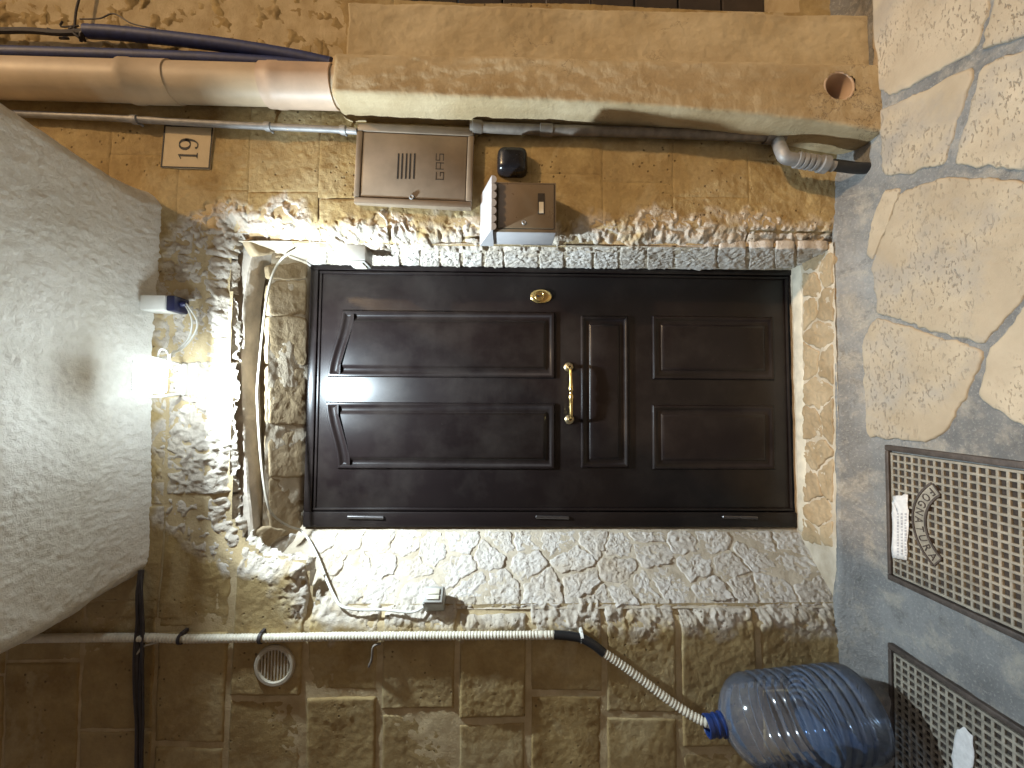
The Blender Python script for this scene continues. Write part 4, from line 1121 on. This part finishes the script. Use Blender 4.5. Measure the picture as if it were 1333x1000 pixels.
cR = switch_box('doorbell_switch', 'white two-button doorbell box on the right door reveal', (468, 330), A+nR*0.02, e_in, nR, ('bell_plastic', 'cream_plastic'), 0.085, 0.075)
A = np.array((xlf, 0.03, 1.0)); B = np.array((xl, YD, 1.0)); e_in = (B-A)/np.linalg.norm(B-A); nL = np.array((e_in[1], -e_in[0], 0.0))
if nL[0] < 0: nL = -nL
cL = switch_box('light_switch', 'small white switch box at the edge of the left door reveal', (566, 781), A+nL*0.022, e_in, nL, ('bell_plastic', 'cream_plastic'), 0.062, 0.072)
# cable along the lintel, then down the left reveal
c1 = [Py(a, b_, 0.06) for a, b_ in ((452, 316), (425, 313), (404, 314), (385, 325))]
c2 = [Py(a, b_, y) for a, b_, y in ((366, 338, .12), (354, 360, .10), (347, 390, .085), (342, 430, .075), (338, 470, .072), (335, 510, .072), (337, 560, .072), (341, 610, .075), (347, 650, .09), (355, 670, .12), (374, 684, .17), (391, 690, .22))]
o = MB().sweep(curve(c1+c2, 0.01), 0.0045, 8).build('cable', MATS['cable_grey'])
tag(o, 'grey cable running across the recess under the timber lintel', 'cable')
p0 = A+nL*0.024
c3 = [Py(391, 690, .22)]+[Pp(a, b_, p0, nL) for a, b_ in ((400, 700), (412, 722), (424, 752), (436, 778), (446, 790), (470, 794), (500, 794), (536, 797), (552, 790), (560, 786))]
o = MB().sweep(curve(c3, 0.008), 0.0045, 8).build('cable', MATS['white_plastic'])
tag(o, 'thin white cable from door corner down the left reveal to switch', 'cable')

# ================================================================== LEFT WALL: conduit, vent, dark cable, bottle
yk = -0.028
wc = thing('corrugated_conduit', 'white corrugated drain hose running down the left wall into the bottle', 'hose', Py(720, 826, yk))
axb = Py(945, 944, -0.150)
hs = [Py(a, b_, yk) for a, b_ in ((-100, 836), (60, 831), (180, 830), (240, 831.5), (340, 830.5), (450, 828.5), (600, 827.5), (700, 827), (722, 826.5))]
def ribbed(pts, r0, amp, pitch):
    P_ = [np.array(p_) for p_ in pts]; s = 0; out = []
    for i, p_ in enumerate(P_):
        if i: s += np.linalg.norm(P_[i]-P_[i-1])
        out.append(r0+amp*(1 if math.cos(2*math.pi*s/pitch) > -0.1 else -1))
    return out
pts = curve(hs, 0.0032)
MB().sweep(pts, ribbed(pts, 0.0134, 0.0010, 0.0110), 14).build('hose', MATS['cream_plastic'], wc)
tp = [Py(721, 826.5, yk), Py(738, 827.5, yk-0.002), Py(757, 831, yk-0.008), Py(772, 839, yk-0.016), Py(786, 850, yk-0.022)]
MB().sweep(curve(tp, 0.008), 0.0150, 14).build('tape_joint', MATS['black_tape'], wc, True, 'black taped joint')
h2 = [Py(785, 849, yk-0.022), Py(810, 866, -0.062), Py(845, 892, -0.085), Py(880, 918, -0.11), Py(905, 934, -0.13), Py(924, 942, -0.145), Py(950, 944, -0.15)]
pts = curve(h2, 0.0032)
MB().sweep(pts, ribbed(pts, 0.0134, 0.0010, 0.0110), 14).build('hose', MATS['cream_plastic'], wc)
for a, b_, mt in ((236, 831.5, 'cable_dark'), (340, 830.5, 'cable_dark'), (757, 830, 'white_plastic')):
    c = Py(a, b_, yk-0.004)
    MB().lathe([(0.0165, -0.006), (0.0185, -0.005), (0.0185, 0.005), (0.0165, 0.006)], c, (0.06, 0, -1), 16, False).build('clip', MATS[mt], wc)
    MB().box(c[0]+0.010, c[0]+0.022, -0.034, 0.02, c[2]-0.005, c[2]+0.005, 0.001).build('clip', MATS[mt], wc)
# vent
p = Py(358, 866, -0.022)
vt = thing('wall_vent', 'round pale plastic vent grille set in the left wall', 'vent', p)
MB().lathe([(0.069, -0.03), (0.069, 0.004), (0.064, 0.009), (0.055, 0.009), (0.052, 0.004), (0.052, -0.02)], p, (0, -1, 0), 40, False).build('rim', MATS['vent_plastic'], vt)
MB().lathe([(0.0, -0.018), (0.0525, -0.018)], p, (0, -1, 0), 40, False).build('backing', MATS['hole_shade'], vt)  # dark disc carries the shade behind the slats in its colour
for k in range(9):
    zz = -0.044+k*0.011; hwd = math.sqrt(max(0, 0.0525**2-zz**2))
    MB().box(p[0]-hwd, p[0]+hwd, p[1]-0.003, p[1]+0.006, p[2]+zz-0.0024, p[2]+zz+0.0024, 0, 1).build('slat', MATS['vent_plastic'], vt, False)
# dark cable bundle along the left wall under the arch
dk = thing('dark_cable_bundle', 'dark sagging cable bundle running left along the wall from the arch corner', 'cable', Py(182, 745, 0))
for k, (w, r_) in enumerate(((0, 0.009), (4, 0.006), (-3, 0.005), (6, 0.003))):
    rng = random.Random(k)
    c = [Py(184-w*0.3, 742, -0.02)]+[Py(180+w+rng.uniform(-2, 2), yy, -0.03-0.004*k) for yy in (770, 810, 850, 900, 950, 1005, 1060, 1150)]
    MB().sweep(curve(c, 0.012), r_, 8).build('cable', MATS['cable_dark'], dk)
MB().sweep(curve([Py(a, b_, -0.035) for a, b_ in ((178, 852), (186, 842), (198, 838), (212, 834))], 0.01), 0.0035, 8).build('wire', MATS['cable_grey'], dk)
# old bent hook and fixings
o = MB().sweep(curve([Py(480, 868, -0.02), Py(484, 858, -0.035), Py(486, 842, -0.04), Py(496, 838, -0.03)], 0.006), 0.004, 8).build('wall_hook', MATS['brown_iron'])
tag(o, 'small bent iron hook on the left wall under the hose', 'hook')

# plinth stone and water bottle
fl_ = Pz(1120, 985, 0.0)
pl = stone('plinth_stone', [(-1.34, -0.125), (-0.95, -0.125), (-0.93, 0.02), (-1.34, 0.02)], ((0, 0, 0), (1, 0, 0), (0, 1, 0), (0, 0, 1)), 0.128, MATS['concrete'], None, 700, rough=0.006, wob=0.01, rings=10, base=-0.02, rnd=0.015)
tag(pl, 'rough grey stone block under the water bottle', 'stone block')
zbase = 0.137
top = np.array(Py(922, 945, -0.150)); bot_ = np.array(Py(1105, 926, -0.150)); ax = np.array((bot_[0]-0.0, -0.150, 0)) 
axis = Vector(top-np.array((bot_[0], -0.150, float(bot_[2])))).normalized()
Hb = 0.50
o0 = np.array(top)-np.array(axis)*Hb
o0z = o0[2]
bt = thing('water_bottle', 'large blue ribbed plastic water bottle standing by the wall', 'bottle', o0)
RB = 0.132
pr = [(0.02, 0.016), (0.07, 0.012), (0.105, 0.003), (0.118, 0.004), (0.128, 0.016), (RB, 0.035)]
nr = 9; z0, z1 = 0.05, 0.335
for k in range(nr):
    t0 = z0+(z1-z0)*k/nr; st = (z1-z0)/nr
    pr += [(RB, t0), (RB, t0+st*0.55), (RB-0.004, t0+st*0.68), (RB-0.0065, t0+st*0.78), (RB-0.004, t0+st*0.88)]
pr += [(RB, 0.345), (0.126, 0.368), (0.112, 0.393), (0.088, 0.418), (0.060, 0.438), (0.036, 0.452), (0.029, 0.460), (0.028, 0.47), (0.028, 0.475)]
MB().lathe(pr, o0, axis, 64, False).build('body', MATS['bottle_plastic'], bt)
wl_ = [(0.0, 0.020), (0.07, 0.016), (0.104, 0.0075), (0.124, 0.018), (RB-0.005, 0.037)]
t = 0.05
wl_ += [(RB-0.008, 0.06), (RB-0.008, 0.155), (0.0, 0.155)]
MB().lathe(wl_, o0, axis, 48, False).build('water', MATS['bottle_water'], bt)
cp_ = [(0.0295, 0.452), (0.036, 0.453), (0.036, 0.459), (0.031, 0.461), (0.031, 0.470), (0.034, 0.472), (0.034, 0.478), (0.031, 0.480), (0.031, 0.490), (0.033, 0.492), (0.033, 0.506), (0.029, 0.508), (0.027, 0.506), (0.026, 0.47)]
MB().lathe(cp_, o0, axis, 32, False).build('neck', MATS['blue_cap'], bt, True, 'dark blue neck ring')

# ================================================================== MANHOLE COVERS

def to_mesh_text(s, size):
    cu = bpy.data.curves.new('t', 'FONT'); cu.body = s; cu.size = size; cu.align_x = 'CENTER'; cu.extrude = 0.0012; cu.resolution_u = 3
    o = bpy.data.objects.new('t', cu); COL.objects.link(o)
    dg = bpy.context.evaluated_depsgraph_get(); dg.update()
    me = bpy.data.meshes.new_from_object(o.evaluated_get(dg))
    v = [tuple(q.co) for q in me.vertices]; f = [tuple(q.vertices) for q in me.polygons]
    bpy.data.objects.remove(o); bpy.data.meshes.remove(me); return v, f
def cover(label, pa, pb, wd_px, depth, word=True):
    """pa / pb: back right and back left corner on the ground"""
    a, b2 = np.array(pa), np.array(pb)
    ex = (b2-a)/np.linalg.norm(b2-a); W = np.linalg.norm(b2-a); ey = np.array((ex[1], -ex[0], 0.0))
    if ey[1] > 0: ey = -ey                         # toward the street
    t = thing('manhole_cover', label, 'manhole cover', (a+b2)/2+ey*depth/2, 'cast iron covers in the pavement')
    zt_ = 0.012
    M_ = Matrix(((ex[0], ey[0], 0, a[0]), (ex[1], ey[1], 0, a[1]), (0, 0, 1, 0), (0, 0, 0, 1)))
    if M_.to_3x3().determinant() < 0: pass
    fwid = 0.018
    b = MB()
    b.box(0, fwid, 0, depth, -0.03, zt_+0.003, 0.003, 2, M_); b.box(W-fwid, W, 0, depth, -0.03, zt_+0.003, 0.003, 2, M_)
    b.box(fwid+0.0004, W-fwid-0.0004, 0, fwid*0.7, -0.03, zt_+0.0025, 0.003, 2, M_); b.box(fwid+0.0004, W-fwid-0.0004, depth-fwid, depth, -0.03, zt_+0.0025, 0.003, 2, M_)
    b.build('frame', MATS['cast_iron'], t)
    x0, x1, y0, y1 = fwid+0.005, W-fwid-0.005, fwid*0.7+0.005, depth-fwid-0.005
    MB().box(x0, x1, y0, y1, -0.03, zt_-0.007, 0, 1, M_).build('plate', MATS['iron_dirt'], t, False)
    nx = 17; py_ = (x1-x0)/nx; nyy = int(round((y1-y0)/py_))
    b = MB(); bw = py_*0.33
    for i in range(nx+1):
        x = x0+(x1-x0-bw)*i/nx; b.box(x, x+bw, y0, y1, zt_-0.009, zt_+0.0004, 0.0015, 1, M_)
    for j in range(nyy+1):
        y = y0+(y1-y0-bw)*j/nyy; b.box(x0, x1, y, y+bw, zt_-0.009, zt_-0.0002, 0.0015, 1, M_)
    b.build('tread_grid', MATS['worn_iron'], t)
    return t, a, ex, ey, W, M_, zt_
ca = Pz(1152, 579, 0.012); cb = Pz(1156, 754, 0.012)
t, a, ex, ey, W, M_, zt_ = cover('square cast iron sewer cover lettered FOGNATURA beside the paving slabs', ca, cb, 170, 0.52)
# arched banner
def loc(ix, iy): d = Pz(ix, iy, zt_)-a; return float(np.dot(d, ex)), float(np.dot(d, ey))
p1, p2, pm = np.array(loc(1219, 637)), np.array(loc(1221, 731)), np.array(loc(1198, 686))
def circ(p, q, r):
    ax_, ay_, bx_, by_, cx_, cy_ = *p, *q, *r
    d = 2*(ax_*(by_-cy_)+bx_*(cy_-ay_)+cx_*(ay_-by_))
    ux = ((ax_**2+ay_**2)*(by_-cy_)+(bx_**2+by_**2)*(cy_-ay_)+(cx_**2+cy_**2)*(ay_-by_))/d
    uy = ((ax_**2+ay_**2)*(cx_-bx_)+(bx_**2+by_**2)*(ax_-cx_)+(cx_**2+cy_**2)*(bx_-ax_))/d
    return np.array((ux, uy)), math.hypot(ax_-ux, ay_-uy)
cc, rad = circ(p1, p2, pm)
a1 = math.atan2(p1[1]-cc[1], p1[0]-cc[0]); a2 = math.atan2(p2[1]-cc[1], p2[0]-cc[0]); am = math.atan2(pm[1]-cc[1], pm[0]-cc[0])
def unwrap(x, ref):
    while x-ref > math.pi: x -= 2*math.pi
    while x-ref < -math.pi: x += 2*math.pi
    return x
a1, a2 = unwrap(a1, am), unwrap(a2, am)
bh = 0.017
def arcband(r0, r1, h0, h1, A1, A2, n=24):
    v = []; f = []
    for i in range(n+1):
        th = A1+(A2-A1)*i/n
        for r_, h in ((r0, h0), (r0, h1), (r1, h1), (r1, h0)):
            q = cc+r_*np.array((math.cos(th), math.sin(th))); w_ = a+ex*q[0]+ey*q[1]; v.append((w_[0], w_[1], h))
    for i in range(n):
        for k in range(4): f.append((i*4+k, i*4+(k+1) % 4, (i+1)*4+(k+1) % 4, (i+1)*4+k))
    f += [(0, 1, 2, 3), (n*4+3, n*4+2, n*4+1, n*4)]
    return v, f
b = MB(); b.add(*arcband(rad-bh, rad+bh, 0.0, zt_+0.0012, a1, a2)); ban = b.build('banner', MATS['worn_iron'], t, False)
b = MB(); da = 0.004/rad*(1 if a2 > a1 else -1)
b.add(*arcband(rad-bh-0.005, rad-bh+0.001, 0.0, zt_+0.004, a1, a2)); b.add(*arcband(rad+bh-0.001, rad+bh+0.005, 0.0, zt_+0.004, a1, a2))
b.add(*arcband(rad-bh, rad+bh, 0.0, zt_+0.0037, a1-da, a1)); b.add(*arcband(rad-bh, rad+bh, 0.0, zt_+0.0037, a2, a2+da))
b.build('banner_rim', MATS['cast_iron'], t, False)
word = 'FOGNATURA'
for i, ch in enumerate(word):
    th = a1+(a2-a1)*(i+0.6)/(len(word)+0.2)
    v, f = to_mesh_text(ch, 0.034)
    rd = np.array((math.cos(th), math.sin(th)))
    tn = np.array((-rd[1], rd[0]))*(1 if a2 > a1 else -1)
    up2 = np.array((-rd[0], -rd[1]))                       # letter tops point to the arc's centre
    base = cc+rd*(rad+0.0115)
    vv = []
    for (x, y, z) in v:
        q = base+tn*x*0.82+up2*y; w_ = a+ex*q[0]+ey*q[1]; vv.append((w_[0], w_[1], zt_+0.0022+z))
    MB().add(vv, f).build('letter', MATS['cast_iron'], ban, False)
def paper(label, pix, z):
    q = [Pz(x, y, z) for x, y in pix]
    n = len(q); cen = sum(q)/n
    v = []; f = []
    for k, s in enumerate((1.0, 0.75, 0.5, 0.25)):
        for p in q:
            w_ = cen+(p-cen)*s; v.append((w_[0], w_[1], z+0.002*float(noise3(w_[0]*60, w_[1]*60, 0, 5))+0.0015))
    v.append((cen[0], cen[1], z+0.002))
    for r in range(3):
        for i in range(n): f.append((r*n+i, r*n+(i+1) % n, (r+1)*n+(i+1) % n, (r+1)*n+i))
    for i in range(n): f.append((3*n+i, 3*n+(i+1) % n, 4*n))
    o = MB().add(v, f).build('paper_label', MATS['paper'], None)
    sm = o.modifiers.new('thick', 'SOLIDIFY'); sm.thickness = 0.0016
    tag(o, label, 'label', 'paper labels'); return o
def dens(pix, n=6, w=0.8, seed=1):
    out = []; r_ = random.Random(seed)
    for i in range(len(pix)):
        p, q = pix[i], pix[(i+1) % len(pix)]
        for k in range(n): out.append((p[0]+(q[0]-p[0])*k/n+r_.uniform(-w, w), p[1]+(q[1]-p[1])*k/n+r_.uniform(-w, w)))
    return out
pp1 = paper('torn white paper strip with faded print on the lettered sewer cover', dens([(1164, 646), (1182, 644), (1184, 672), (1182, 730), (1162, 726), (1162, 668)], 5, 0.9, 1), zt_+0.003)
b = MB(); r_ = random.Random(8)
for j in range(3):
    y = 668
    while y < 722:
        dy = r_.uniform(1.6, 3.6)
        q = [Pz(1167.5+j*5, y, zt_+0.0068), Pz(1167.5+j*5, y+dy, zt_+0.0068), Pz(1170+j*5, y+dy, zt_+0.0068), Pz(1170+j*5, y, zt_+0.0068)]
        b.add(q, [(0, 1, 2, 3)]); y += dy+r_.uniform(0.8, 2.2)
b.build('print', MATS['faded_ink'], pp1, False)
ca2 = Pz(1156, 836, 0.012); dirx = np.array(cb)-np.array(ca); dirx /= np.linalg.norm(dirx)
e2_ = Pz(1330, 948, 0.012)-ca2; e2_ /= np.linalg.norm(e2_); dx2 = np.array((e2_[1], -e2_[0], 0))
if dx2[0] > 0: dx2 = -dx2
cover('square cast iron grid cover partly behind the blue water bottle', ca2, ca2+dx2*0.44, 170, 0.52)
paper('crumpled white label stuck on the cover nearest the bottle', dens([(1245, 952), (1256, 946), (1267, 958), (1270, 985), (1264, 1020), (1243, 1024), (1240, 985)], 4, 0.9, 2), zt_+0.003)
